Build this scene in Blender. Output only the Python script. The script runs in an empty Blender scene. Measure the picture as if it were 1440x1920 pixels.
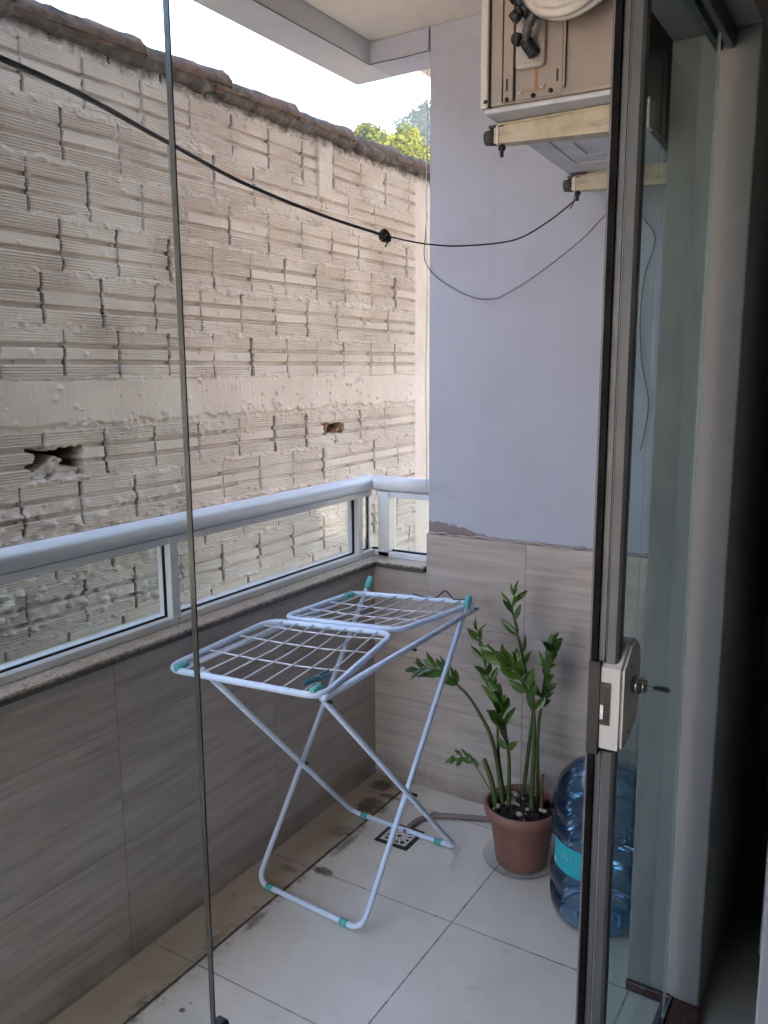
import bpy, bmesh, math, random
import numpy as np
from mathutils import Vector, Matrix
R = math.radians
C = bpy.context.scene.collection
sc = bpy.context.scene

# ------------------------------------------------------------------ camera
YAW, PITCH, ROLL, F = 0.557256, 0.16965272, -0.00602129, 1549.76
cam_d = bpy.data.cameras.new("camera")
cam = bpy.data.objects.new("camera", cam_d); C.objects.link(cam)
_f = Vector((-math.sin(YAW)*math.cos(PITCH), math.cos(YAW)*math.cos(PITCH), -math.sin(PITCH)))
_r = Vector((math.cos(YAW), math.sin(YAW), 0)); _u = _r.cross(_f)
_c, _s = math.cos(ROLL), math.sin(ROLL)
_r2 = _c*_r + _s*_u; _u2 = -_s*_r + _c*_u
M = Matrix.Identity(4)
for i in range(3):
    M[i][0], M[i][1], M[i][2] = _r2[i], _u2[i], -_f[i]
M[2][3] = 1.5
cam.matrix_world = M
cam_d.sensor_fit = 'AUTO'; cam_d.sensor_width = 36.0; cam_d.lens = F/1920*36.0
cam_d.clip_start = 0.02; cam_d.clip_end = 3000
sc.camera = cam

# ------------------------------------------------------------------ light
SUN_DIR = Vector((0.62, -0.32, 0.72)).normalized()      # towards the sun
el = math.asin(SUN_DIR.z); az = math.atan2(SUN_DIR.x, SUN_DIR.y)
w = bpy.data.worlds.new("World"); sc.world = w; w.use_nodes = True
nt = w.node_tree; bg = nt.nodes['Background']
sky = nt.nodes.new('ShaderNodeTexSky'); sky.sky_type = 'NISHITA'; sky.sun_disc = False
sky.sun_elevation = el; sky.sun_rotation = az; sky.dust_density = 4.0; sky.ozone_density = 0.6; sky.air_density = 1.0
nt.links.new(sky.outputs[0], bg.inputs[0]); bg.inputs[1].default_value = 0.15
sd = bpy.data.lights.new("sun", 'SUN'); sd.energy = 3.0; sd.angle = R(0.5); sd.color = (1, 0.94, 0.85)
so = bpy.data.objects.new("sun", sd); C.objects.link(so)
so.rotation_euler = SUN_DIR.to_track_quat('Z', 'Y').to_euler()
vs = sc.view_settings
vs.view_transform = 'Standard'; vs.look = 'None'; vs.gamma = 1; vs.use_curve_mapping = False
vs.exposure = 3.6
sc.cycles.max_bounces = 14; sc.cycles.diffuse_bounces = 8; sc.cycles.glossy_bounces = 6
sc.cycles.transparent_max_bounces = 24; sc.cycles.transmission_bounces = 8
sc.cycles.use_denoising = True
sc.cycles.caustics_reflective = False; sc.cycles.caustics_refractive = False
sc.cycles.sample_clamp_indirect = 8.0

HAZE = .00032      # density of the air

# ------------------------------------------------------------------ mesh helper
class MB:
    def __init__(self):
        self.v = []; self.f = []; self.s = []; self.mi = []
        self.m = 0
    def add(self, vs, fs, smooth=False):
        o = len(self.v); self.v += [tuple(p) for p in vs]
        for f in fs:
            self.f.append(tuple(i+o for i in f)); self.s.append(smooth); self.mi.append(self.m)
        return self
    def box(self, x0, x1, y0, y1, z0, z1, mat=None):
        p = [(x, y, z) for z in (z0, z1) for y in (y0, y1) for x in (x0, x1)]
        if mat is not None: p = [mat @ Vector(q) for q in p]
        return self.add(p, [(0,2,3,1),(4,5,7,6),(0,1,5,4),(2,6,7,3),(0,4,6,2),(1,3,7,5)])
    def cbox(self, x0, x1, y0, y1, z0, z1, b=0.003):
        bm = bmesh.new(); bmesh.ops.create_cube(bm, size=1)
        for v in bm.verts:
            v.co = Vector((x0+(v.co.x+.5)*(x1-x0), y0+(v.co.y+.5)*(y1-y0), z0+(v.co.z+.5)*(z1-z0)))
        bmesh.ops.bevel(bm, geom=list(bm.edges), offset=b, segments=2, affect='EDGES', profile=0.5)
        bm.verts.index_update()
        self.add([v.co[:] for v in bm.verts], [[v.index for v in f.verts] for f in bm.faces], False)
        bm.free(); return self
    def tube(self, pts, r, n=10, closed=False, caps=True, rs=None):
        P = [Vector(p) for p in pts]; N = len(P)
        if rs is None: rs = [r]*N
        rings = []; up = None
        for i in range(N):
            if closed: t = P[(i+1) % N]-P[i-1]
            else: t = P[min(i+1, N-1)]-P[max(i-1, 0)]
            t = t.normalized() if t.length > 1e-9 else Vector((0,0,1))
            if up is None:
                up = t.orthogonal().normalized()
            else:
                up = (up - t*up.dot(t))
                up = up.normalized() if up.length > 1e-6 else t.orthogonal().normalized()
            b = t.cross(up)
            rings.append([P[i] + (up*math.cos(a)+b*math.sin(a))*rs[i] for a in [2*math.pi*k/n for k in range(n)]])
        vs = [p for rg in rings for p in rg]; fs = []
        for i in range(N if closed else N-1):
            j = (i+1) % N
            for k in range(n):
                fs.append((i*n+k, i*n+(k+1) % n, j*n+(k+1) % n, j*n+k))
        if not closed and caps:
            fs.append(tuple(reversed(range(n)))); fs.append(tuple((N-1)*n+k for k in range(n)))
        return self.add(vs, fs, True)
    def lathe(self, prof, n=40, c=(0,0,0), cap=True):
        vs = []; fs = []
        for (r, z) in prof:
            for k in range(n):
                a = 2*math.pi*k/n
                vs.append((c[0]+r*math.cos(a), c[1]+r*math.sin(a), c[2]+z))
        for i in range(len(prof)-1):
            for k in range(n):
                fs.append((i*n+k, i*n+(k+1) % n, (i+1)*n+(k+1) % n, (i+1)*n+k))
        if cap:
            fs.append(tuple(reversed(range(n)))); fs.append(tuple((len(prof)-1)*n+k for k in range(n)))
        return self.add(vs, fs, True)
    def prism(self, poly, y0, y1, axis='y'):
        n = len(poly)
        def P(a, b, t):
            return (a, t, b) if axis == 'y' else ((t, a, b) if axis == 'x' else (a, b, t))
        vs = [P(a, b, y0) for a, b in poly] + [P(a, b, y1) for a, b in poly]
        fs = [tuple(range(n)), tuple(reversed(range(n, 2*n)))]
        for k in range(n):
            fs.append((k, n+k, n+(k+1) % n, (k+1) % n))
        return self.add(vs, fs)
    def ball(self, c, r, sx=1, sy=1, sz=1, sub=2):
        bm = bmesh.new(); bmesh.ops.create_icosphere(bm, subdivisions=sub, radius=r)
        bm.verts.index_update()
        self.add([(c[0]+v.co.x*sx, c[1]+v.co.y*sy, c[2]+v.co.z*sz) for v in bm.verts],
                 [[v.index for v in f.verts] for f in bm.faces], True)
        bm.free(); return self
    def build(self, name, mat, parent=None, fix=True):
        me = bpy.data.meshes.new(name)
        me.from_pydata(self.v, [], self.f)
        mats = mat if isinstance(mat, (list, tuple)) else [mat]
        for m in mats: me.materials.append(m)
        me.polygons.foreach_set('use_smooth', self.s)
        me.polygons.foreach_set('material_index', self.mi)
        if fix:
            bm = bmesh.new(); bm.from_mesh(me); bmesh.ops.recalc_face_normals(bm, faces=bm.faces); bm.to_mesh(me); bm.free()
        me.update()
        o = bpy.data.objects.new(name, me); C.objects.link(o)
        if parent: o.parent = parent
        return o

def thing(name, label, cat, loc=(0,0,0), rz=0, group=None):
    o = bpy.data.objects.new(name, None); C.objects.link(o)
    o.location = loc; o.rotation_euler = (0, 0, rz); o.empty_display_size = .05
    o['label'] = label; o['category'] = cat
    if group: o['group'] = group
    return o
def tag(o, label, cat, group=None):
    o['label'] = label; o['category'] = cat
    if group: o['group'] = group
    return o
def struct(o):
    o['kind'] = 'structure'; return o

def smooth_path(pts, n=6):
    P = [Vector(p) for p in pts]; out = []
    for i in range(len(P)-1):
        p0 = P[max(i-1, 0)]; p1 = P[i]; p2 = P[i+1]; p3 = P[min(i+2, len(P)-1)]
        for k in range(n):
            t = k/n
            out.append(0.5*((2*p1)+(-p0+p2)*t+(2*p0-5*p1+4*p2-p3)*t*t+(-p0+3*p1-3*p2+p3)*t**3))
    out.append(P[-1]); return out
def round_poly(pts, r, n=6, closed=True):
    P = [Vector(p) for p in pts]; N = len(P); out = []
    for i in range(N):
        if not closed and i in (0, N-1):
            out.append(P[i]); continue
        a = P[i-1]; b = P[i]; c = P[(i+1) % N]
        d1 = (a-b); d2 = (c-b); rr = min(r, d1.length*.45, d2.length*.45)
        s = b+d1.normalized()*rr; e = b+d2.normalized()*rr
        for k in range(n+1):
            t = k/n; out.append((1-t)**2*s + 2*t*(1-t)*b + t*t*e)
    return out

# ------------------------------------------------------------------ materials
class NT:
    def __init__(self, name):
        self.m = bpy.data.materials.new(name); self.m.use_nodes = True
        self.t = self.m.node_tree; self.b = self.t.nodes['Principled BSDF']; self.out = self.t.nodes['Material Output']
        self._tc = None
    def n(self, typ, **kw):
        nd = self.t.nodes.new(typ)
        for k, v in kw.items(): setattr(nd, k, v)
        return nd
    def put(self, sock, v):
        if hasattr(v, 'is_output'): self.t.links.new(v, sock)
        elif isinstance(v, (tuple, list)) and len(v) == 3 and sock.type == 'RGBA': sock.default_value = (*v, 1)
        else: sock.default_value = v
    def obj(self):
        if not self._tc: self._tc = self.n('ShaderNodeTexCoord')
        return self._tc.outputs['Object']
    def math(self, op, a, b=0.0, c=None, clamp=False):
        nd = self.n('ShaderNodeMath', operation=op); nd.use_clamp = clamp
        self.put(nd.inputs[0], a); self.put(nd.inputs[1], b)
        if c is not None: self.put(nd.inputs[2], c)
        return nd.outputs[0]
    def sep(self, v):
        nd = self.n('ShaderNodeSeparateXYZ'); self.put(nd.inputs[0], v); return nd.outputs
    def comb(self, x, y, z):
        nd = self.n('ShaderNodeCombineXYZ')
        for i, q in enumerate((x, y, z)): self.put(nd.inputs[i], q)
        return nd.outputs[0]
    def mapping(self, v, scale=(1,1,1), loc=(0,0,0), rot=(0,0,0)):
        nd = self.n('ShaderNodeMapping'); self.put(nd.inputs[0], v)
        nd.inputs[1].default_value = loc; nd.inputs[2].default_value = rot; nd.inputs[3].default_value = scale
        return nd.outputs[0]
    def noise(self, v, scale=5, detail=4, rough=.6, dist=0):
        nd = self.n('ShaderNodeTexNoise'); self.put(nd.inputs['Vector'], v)
        nd.inputs['Scale'].default_value = scale; nd.inputs['Detail'].default_value = detail
        nd.inputs['Roughness'].default_value = rough; nd.inputs['Distortion'].default_value = dist
        return nd.outputs[0]
    def vor(self, v, scale=5, feature='F1'):
        nd = self.n('ShaderNodeTexVoronoi', feature=feature); self.put(nd.inputs['Vector'], v)
        nd.inputs['Scale'].default_value = scale
        return nd.outputs
    def ramp(self, v, stops):
        nd = self.n('ShaderNodeValToRGB'); self.put(nd.inputs[0], v)
        e = nd.color_ramp.elements
        while len(e) < len(stops): e.new(0.5)
        for q, (p, c) in zip(e, stops):
            q.position = p; q.color = (*c, 1) if len(c) == 3 else c
        return nd.outputs[0]
    def step(self, v, a, b):
        nd = self.n('ShaderNodeMapRange'); nd.interpolation_type = 'SMOOTHSTEP'
        self.put(nd.inputs[0], v); nd.inputs[1].default_value = a; nd.inputs[2].default_value = b
        return nd.outputs[0]
    def mix(self, f, a, b, blend='MIX'):
        nd = self.n('ShaderNodeMix', data_type='RGBA', blend_type=blend)
        self.put(nd.inputs[0], f); self.put(nd.inputs[6], a); self.put(nd.inputs[7], b)
        return nd.outputs[2]
    def bump(self, h, strength=.3, dist=.01):
        nd = self.n('ShaderNodeBump'); self.put(nd.inputs['Height'], h)
        nd.inputs['Strength'].default_value = strength; nd.inputs['Distance'].default_value = dist
        self.t.links.new(nd.outputs[0], self.b.inputs['Normal'])
    def set(self, **kw):
        for k, v in kw.items():
            self.put(self.b.inputs[{'color':'Base Color','rough':'Roughness','metal':'Metallic','spec':'Specular IOR Level',
                                    'coat':'Coat Weight'}.get(k, k)], v)
        return self
    def joint(self, coord, pitch, off, wid):
        """1 within wid/2 of a joint line of the given pitch"""
        a = self.math('SUBTRACT', coord, off)
        a = self.math('ADD', self.math('DIVIDE', a, pitch), 1000.5)
        a = self.math('ABSOLUTE', self.math('SUBTRACT', self.math('FRACT', a), .5))
        return self.step(a, wid/pitch*.75, wid/pitch*.35)
    def cell(self, coord, pitch, off):
        return self.math('FLOOR', self.math('DIVIDE', self.math('SUBTRACT', coord, off), pitch))

def simple(name, col, rough=.5, metal=0, var=.12, scale=8, bump=0, bscale=60, spec=.5):
    """a plain surface with faint uneven colour, smears and grain"""
    k = NT(name); o = k.obj()
    n1 = k.noise(o, scale, 5, .6)
    lo = tuple(c*(1-var) for c in col); hi = tuple(min(1, c*(1+var)) for c in col)
    k.set(color=k.ramp(n1, [(.3, lo), (.7, hi)]), metal=metal, spec=spec)
    rv = .1 if var > .06 else .025
    k.set(rough=k.ramp(k.noise(o, scale*2.3, 4), [(.3, (max(rough-rv, .02),)*3), (.7, (min(rough+rv, 1),)*3)]))
    if bump: k.bump(k.noise(o, bscale, 4), bump, .004)
    return k.m

def glass(name, tint, refl=1.0, rough=0.0, diffuse=0.0, dcol=(.5,.5,.5), ior=1.5):
    k = NT(name); t = k.t
    tr = k.n('ShaderNodeBsdfTransparent'); tr.inputs[0].default_value = (*tint, 1)
    gl = k.n('ShaderNodeBsdfGlossy'); gl.inputs['Roughness'].default_value = rough
    fr = k.n('ShaderNodeFresnel'); fr.inputs[0].default_value = ior
    mx = k.n('ShaderNodeMixShader')
    geo = k.n('ShaderNodeNewGeometry')
    fac = k.math('MULTIPLY', fr.outputs[0], k.math('MULTIPLY', k.math('SUBTRACT', 1.0, geo.outputs['Backfacing']), refl))
    t.links.new(fac, mx.inputs[0])
    if diffuse > 0:
        df = k.n('ShaderNodeBsdfDiffuse'); df.inputs[0].default_value = (*dcol, 1)
        m2 = k.n('ShaderNodeMixShader'); sm = k.noise(k.obj(), 3, 6, .7)
        t.links.new(k.math('MULTIPLY', k.step(sm, .35, .75), diffuse), m2.inputs[0])
        t.links.new(tr.outputs[0], m2.inputs[1]); t.links.new(df.outputs[0], m2.inputs[2])
        t.links.new(m2.outputs[0], mx.inputs[1])
    else:
        t.links.new(tr.outputs[0], mx.inputs[1])
    t.links.new(gl.outputs[0], mx.inputs[2]); t.links.new(mx.outputs[0], k.out.inputs[0])
    return k.m

def m_plaster(name, col, peel=False):
    k = NT(name); o = k.obj(); xyz = k.sep(o)
    c = k.mix(k.step(k.noise(o, 1.3, 5, .6), .3, .75), tuple(q*.94 for q in col), col)
    c = k.mix(k.math('MULTIPLY', k.step(k.noise(o, 9, 6, .7), .62, .8), .18), c, (.42, .40, .42))
    vs_ = k.mapping(o, (14, 14, .7))
    c = k.mix(k.math('MULTIPLY', k.step(k.noise(vs_, 1, 4, .6), .5, .85), .24), c, tuple(q*.62 for q in col))
    c = k.mix(k.math('MULTIPLY', k.step(k.noise(o, 3.1, 7, .7), .50, .68), .2), c, tuple(q*.66 for q in col))
    if peel:
        # flaked paint and bare render in a ragged strip above the tiles, near the outer corner
        zz = k.math('ADD', xyz[2], k.math('MULTIPLY', k.noise(o, 16, 5, .7), -.055))
        lim = k.math('SUBTRACT', k.math('MULTIPLY', k.step(xyz[0], -1.02, -1.32), .040), .014)
        m1 = k.step(k.math('SUBTRACT', zz, lim), .9365, .929)
        m1 = k.math('MULTIPLY', m1, k.step(xyz[2], .95, .9505))
        c = k.mix(k.math('MULTIPLY', m1, .85), c, (.20, .155, .14))
        # grey water marks near the corner
        d = k.math('ADD', k.math('POWER', k.math('DIVIDE', k.math('ADD', xyz[0], 1.30), .07), 2.0),
                   k.math('POWER', k.math('DIVIDE', k.math('SUBTRACT', xyz[2], 1.09), .04), 2.0))
        m2 = k.math('MULTIPLY', k.step(d, 1.2, .1), k.step(k.noise(o, 22, 4), .35, .7))
        c = k.mix(k.math('MULTIPLY', m2, .22), c, (.22, .21, .25))
        # specks
        sp = k.step(k.vor(o, 5.0)[0], .022, .014)
        c = k.mix(k.math('MULTIPLY', sp, .55), c, (.15, .13, .13))
    k.set(color=c, rough=.72, spec=.3)
    k.bump(k.math('ADD', k.noise(o, 90, 3), k.math('MULTIPLY', k.noise(o, 7, 5), 2.5)), .16, .004)
    return k.m

def m_cladding(name, axis):
    """grey-brown porcelain tile, 60 x 31 cm, with veining running along the wall"""
    k = NT(name); o = k.obj(); s = k.sep(o)
    a = s[0] if axis == 'x' else s[1]; z = s[2]
    offa = -.99 if axis == 'x' else 1.28
    pa = .6
    ia = k.cell(a, pa, offa); iz = k.cell(z, .311, .011)
    wn = k.n('ShaderNodeTexWhiteNoise', noise_dimensions='2D'); k.put(wn.inputs['Vector'], k.comb(ia, iz, 0.0))
    rnd = wn.outputs[0]
    shift = k.math('MULTIPLY', rnd, 37.0)
    v1 = k.comb(k.math('ADD', k.math('MULTIPLY', a, 2.2), shift), 0.0, k.math('ADD', k.math('MULTIPLY', z, 27.0), shift))
    v2 = k.comb(k.math('ADD', k.math('MULTIPLY', a, 5.0), shift), 3.0, k.math('MULTIPLY', z, 90.0))
    v3 = k.comb(k.math('ADD', k.math('MULTIPLY', a, 14.0), shift), 7.0, k.math('MULTIPLY', z, 30.0))
    n1 = k.noise(v1, 1, 5, .62, .4); n2 = k.noise(v2, 1, 4, .65); n3 = k.noise(v3, 1, 4, .6)
    c = k.ramp(n1, [(.25, (.32, .265, .235)), (.45, (.44, .385, .345)), (.6, (.52, .465, .425)), (.78, (.60, .55, .51))])
    c = k.mix(k.math('MULTIPLY', k.step(n2, .45, .72), .45), c, (.29, .245, .22))
    c = k.mix(k.math('MULTIPLY', k.step(n3, .5, .8), .3), c, (.56, .52, .49))
    c = k.mix(k.math('MULTIPLY', rnd, .22), c, (.33, .29, .265))
    jt = k.math('MAXIMUM', k.joint(a, pa, offa, .0035), k.joint(z, .311, .011, .003))
    c = k.mix(k.math('MULTIPLY', jt, .38), c, (.13, .11, .095))
    # damp, dirt near the floor
    c = k.mix(k.math('MULTIPLY', k.math('MULTIPLY', k.step(z, .14, 0.0), k.step(k.noise(o, 6, 5), .35, .7)), .45), c, (.11, .08, .06))
    k.set(color=c, rough=k.ramp(n1, [(.3, (.42,)*3), (.7, (.30,)*3)]), spec=.4)
    k.bump(k.math('SUBTRACT', k.math('MULTIPLY', n2, .5), k.math('MULTIPLY', jt, 2.0)), .25, .002)
    return k.m

def m_floor():
    k = NT('porcelain_floor'); o = k.obj(); s = k.sep(o); x, y = s[0], s[1]
    P = .4865
    ix = k.cell(x, P, -1.42); iy = k.cell(y, P, 1.352)
    wn = k.n('ShaderNodeTexWhiteNoise', noise_dimensions='2D'); k.put(wn.inputs['Vector'], k.comb(ix, iy, 0.0))
    c = k.ramp(k.noise(o, 2.6, 6, .62), [(.3, (.61, .575, .505)), (.55, (.715, .685, .615)), (.75, (.78, .755, .69))])
    c = k.mix(k.math('MULTIPLY', wn.outputs[0], .18), c, (.60, .575, .53))
    c = k.mix(k.math('MULTIPLY', k.step(k.noise(o, 17, 6, .75), .50, .8), .32), c, (.46, .42, .36))
    # older tan strip against the parapet, its shade also put into the colour
    c = k.mix(k.math('MULTIPLY', k.step(x, -1.405, -1.425), .8), c, (.36, .28, .195))
    # specks of dirt
    sp = k.math('MULTIPLY', k.step(k.vor(o, 7.0)[0], .045, .02), k.step(k.noise(o, 3, 2), .52, .6))
    c = k.mix(k.math('MULTIPLY', sp, .7), c, (.10, .085, .07))
    jl = k.math('MAXIMUM', k.joint(x, P, -1.42, .004), k.joint(y, P, 1.352, .0035))
    jn = k.math('ADD', .45, k.math('MULTIPLY', k.step(k.noise(o, 30, 4, .7), .35, .65), .5))
    c = k.mix(k.math('MULTIPLY', jl, jn), c, (.10, .095, .09))
    # black mould in the long joint beside the parapet
    d = k.math('ABSOLUTE', k.math('ADD', x, 1.42))
    dn = k.math('SUBTRACT', d, k.math('MULTIPLY', k.noise(o, 28, 5, .75), .011))
    c = k.mix(k.math('MULTIPLY', k.step(dn, .001, -.003), .92), c, (.018, .015, .011))
    halo = k.math('MULTIPLY', k.step(d, .05, .0), k.step(k.noise(o, 13, 5, .7), .50, .66))
    c = k.mix(k.math('MULTIPLY', halo, .9), c, (.075, .05, .024))
    wide = k.math('MULTIPLY', k.step(k.math('ABSOLUTE', k.math('ADD', x, 1.46)), .13, .0), k.step(k.noise(o, 5, 6, .7), .45, .7))
    c = k.mix(k.math('MULTIPLY', wide, .6), c, (.16, .10, .05))
    # brown stains
    for (px, py, rx, ry, st) in ((-1.375, 1.845, .046, .022, .85), (-1.465, 2.24, .05, .08, .75), (-1.50, 2.385, .055, .05, .8), (-1.40, 2.00, .018, .09, .6), (-1.40, 1.56, .018, .06, .6), (-1.44, 2.33, .05, .02, .7),
                                 (-1.46, 2.05, .035, .05, .4), (-1.245, 2.31, .018, .02, .7), (-1.335, 1.22, .010, .010, .9),
                                 (-1.47, 1.80, .035, .02, .5), (-1.44, 1.44, .02, .05, .5)):
        q = k.math('ADD', k.math('POWER', k.math('DIVIDE', k.math('SUBTRACT', x, px), rx), 2.0),
                   k.math('POWER', k.math('DIVIDE', k.math('SUBTRACT', y, py), ry), 2.0))
        q = k.math('ADD', q, k.math('MULTIPLY', k.math('SUBTRACT', k.noise(o, 55, 7, .8), .5), 3.4))
        c = k.mix(k.math('MULTIPLY', k.step(q, 1.0, .1), st), c, (.036, .025, .012))
    k.set(color=c, spec=.5, rough=k.ramp(k.noise(o, 6, 5), [(.3, (.26,)*3), (.7, (.42,)*3)]))
    k.bump(k.math('ADD', k.math('MULTIPLY', jl, -2.0), k.math('MULTIPLY', k.noise(o, 120, 3), .12)), .3, .002)
    return k.m

def m_granite():
    k = NT('granite'); o = k.obj(); xyz = k.sep(o)
    v = k.vor(o, 170)[1]; sv = k.n('ShaderNodeSeparateColor'); k.put(sv.inputs[0], v)
    c = k.ramp(sv.outputs[0], [(0, (.26, .20, .15)), (.14, (.42, .35, .29)), (.4, (.52, .45, .385)), (.8, (.60, .54, .48))])
    c = k.mix(k.math('MULTIPLY', k.step(k.noise(o, 9, 5, .7), .46, .68), .6), c, (.36, .26, .165))
    c = k.mix(k.math('MULTIPLY', k.step(k.noise(o, 45, 5, .75), .60, .70), .6), c, (.12, .095, .075))
    # black mould clinging to the lower lip
    d = k.math('ADD', xyz[2], k.math('MULTIPLY', k.math('SUBTRACT', k.noise(o, 60, 5, .75), .5), .022))
    c = k.mix(k.math('MULTIPLY', k.step(d, .826, .817), .88), c, (.028, .025, .02))
    k.set(color=c, rough=.42); k.bump(k.noise(o, 140, 3), .1, .002)
    return k.m

def m_brick():
    k = NT('painted_block'); o = k.obj(); s = k.sep(o)
    at = k.n('ShaderNodeAttribute'); at.attribute_name = 'bare_shade'
    n1 = k.noise(o, 2.2, 6, .6); n2 = k.noise(o, 14, 5, .65)
    c = k.ramp(n1, [(.3, (.30, .270, .252)), (.5, (.360, .327, .304)), (.72, (.392, .370, .352))])
    c = k.mix(k.math('MULTIPLY', k.step(n2, .5, .8), .28), c, (.28, .235, .20))
    c = k.mix(k.math('MULTIPLY', k.step(k.noise(o, 45, 4, .7), .62, .78), .22), c, (.25, .20, .165))
    # dust streaks running down
    st = k.noise(k.mapping(o, (1, 16, 1.1)), 1, 4, .6)
    c = k.mix(k.math('MULTIPLY', k.step(st, .56, .82), .20), c, (.24, .21, .19))
    # black mould under the roof tiles
    zz = k.math('ADD', s[2], k.math('MULTIPLY', k.math('SUBTRACT', k.noise(o, 16, 6, .8), .5), .15))
    c = k.mix(k.math('MULTIPLY', k.step(zz, 2.625, 2.685), .95), c, (.045, .04, .038))
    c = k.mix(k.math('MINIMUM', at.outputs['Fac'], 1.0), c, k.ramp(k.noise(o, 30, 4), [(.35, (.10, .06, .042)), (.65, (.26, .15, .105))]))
    c = k.mix(k.math('SUBTRACT', at.outputs['Fac'], 1.0, clamp=True), c, (.022, .016, .013))  # near-black: recess shade put into the colour of joints and hole
    k.set(color=c, rough=.85, spec=.25)
    k.bump(k.math('ADD', k.noise(o, 170, 4, .7), k.math('MULTIPLY', k.noise(o, 45, 5, .7), 1.2)), .35, .005)
    return k.m

def m_clay():
    k = NT('old_clay_tile'); o = k.obj()
    c = k.ramp(k.noise(o, 7, 6, .65), [(.28, (.030, .024, .021)), (.5, (.095, .058, .042)), (.72, (.19, .115, .082))])
    c = k.mix(k.step(k.noise(o, 6, 6, .75), .44, .58), c, (.030, .027, .026))
    c = k.mix(k.math('MULTIPLY', k.step(k.noise(o, 24, 5, .7), .60, .72), .7), c, (.24, .20, .15))
    k.set(color=c, rough=.9); k.bump(k.noise(o, 60, 5, .7), .5, .006)
    return k.m

def m_leaf(name, a, b, c3):
    k = NT(name); o = k.obj()
    oi = k.n('ShaderNodeObjectInfo')
    c = k.ramp(k.noise(o, 9, 3), [(.3, a), (.55, b), (.75, c3)])
    c = k.mix(k.math('MULTIPLY', k.step(k.noise(o, 31, 4, .7), .60, .74), .45), c, (.17, .17, .06))
    k.set(color=c, spec=.5, rough=k.ramp(k.noise(o, 18, 3), [(.3, (.2,)*3), (.7, (.45,)*3)]))
    k.bump(k.noise(k.mapping(o, (90, 90, 30)), 1, 3), .15, .001)
    k.b.inputs['Subsurface Weight'].default_value = 0
    return k.m

def m_foliage(name, a, b, sc_=1.2):
    k = NT(name); t = k.t; o = k.obj()
    c = k.ramp(k.noise(o, sc_, 4), [(.3, a), (.7, b)])
    df = k.n('ShaderNodeBsdfDiffuse'); tl = k.n('ShaderNodeBsdfTranslucent'); mx = k.n('ShaderNodeMixShader')
    k.put(df.inputs[0], c); k.put(tl.inputs[0], c); mx.inputs[0].default_value = .35
    t.links.new(df.outputs[0], mx.inputs[1]); t.links.new(tl.outputs[0], mx.inputs[2]); t.links.new(mx.outputs[0], k.out.inputs[0])
    return k.m

def m_bracket():
    k = NT('yellowed_paint'); o = k.obj()
    c = k.ramp(k.noise(o, 14, 5, .65), [(.3, (.38, .32, .22)), (.5, (.55, .49, .37)), (.72, (.66, .62, .53))])
    c = k.mix(k.math('MULTIPLY', k.step(k.noise(k.mapping(o, (6, 40, 40)), 1, 5, .7), .52, .7), .5), c, (.17, .13, .08))
    k.set(color=c, rough=.55); k.bump(k.noise(o, 90, 3), .1, .002)
    return k.m

def m_acpanel():
    k = NT('ac_painted_steel'); o = k.obj(); s = k.sep(o)
    c = k.ramp(k.noise(o, 5, 5), [(.3, (.33, .285, .252)), (.7, (.39, .34, .305))])
    c = k.mix(k.math('MULTIPLY', k.step(k.noise(o, 20, 5, .7), .55, .75), .2), c, (.30, .25, .2))
    # rust run below the lower valve
    wob = k.math('MULTIPLY', k.math('SUBTRACT', k.noise(o, 40, 3), .5), .006)
    dx = k.math('ABSOLUTE', k.math('ADD', k.math('SUBTRACT', s[0], .118), wob))
    run = k.math('MULTIPLY', k.step(dx, .0055, .001), k.math('MULTIPLY', k.step(s[2], .016, .022), k.step(s[2], .085, .075)))
    c = k.mix(k.math('MULTIPLY', run, .85), c, (.30, .115, .03))
    base = k.math('MULTIPLY', k.math('MULTIPLY', k.step(s[2], .026, .018), k.step(s[2], .012, .017)),
                  k.math('MULTIPLY', k.step(s[0], .08, .10), k.step(s[0], .150, .13)))
    c = k.mix(k.math('MULTIPLY', base, .5), c, (.30, .16, .07))
    k.set(color=c, rough=.42, spec=.5); k.bump(k.noise(o, 160, 2), .04, .001)
    return k.m

def m_pot():
    k = NT('terracotta_plastic'); o = k.obj(); z = k.sep(o)[2]
    c = k.ramp(k.noise(o, 9, 5), [(.3, (.215, .10, .074)), (.7, (.265, .13, .096))])
    c = k.mix(k.math('MULTIPLY', k.step(k.noise(k.mapping(o, (30, 30, 9)), 1, 5, .7), .56, .76), .4), c, (.36, .24, .19))
    c = k.mix(k.math('MULTIPLY', k.step(k.math('ADD', z, k.math('MULTIPLY', k.noise(o, 18, 4), .05)), .06, .02), .5), c, (.14, .085, .06))
    k.set(color=c, rough=.52); k.bump(k.noise(o, 70, 4), .08, .002)
    return k.m

def m_rack():
    k = NT('white_coated_tube'); o = k.obj()
    c = k.ramp(k.noise(o, 9, 4), [(.3, (.56, .675, .84)), (.7, (.62, .735, .89))])
    c = k.mix(k.math('MULTIPLY', k.step(k.noise(o, 26, 5, .7), .58, .75), .3), c, (.42, .46, .52))
    chip = k.math('MULTIPLY', k.step(k.vor(o, 38)[0], .10, .05), k.step(k.noise(o, 7, 2), .52, .6))
    c = k.mix(k.math('MULTIPLY', chip, .85), c, (.14, .075, .04))
    k.set(color=c, rough=.32); k.bump(k.noise(o, 120, 3), .05, .001)
    return k.m

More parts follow.
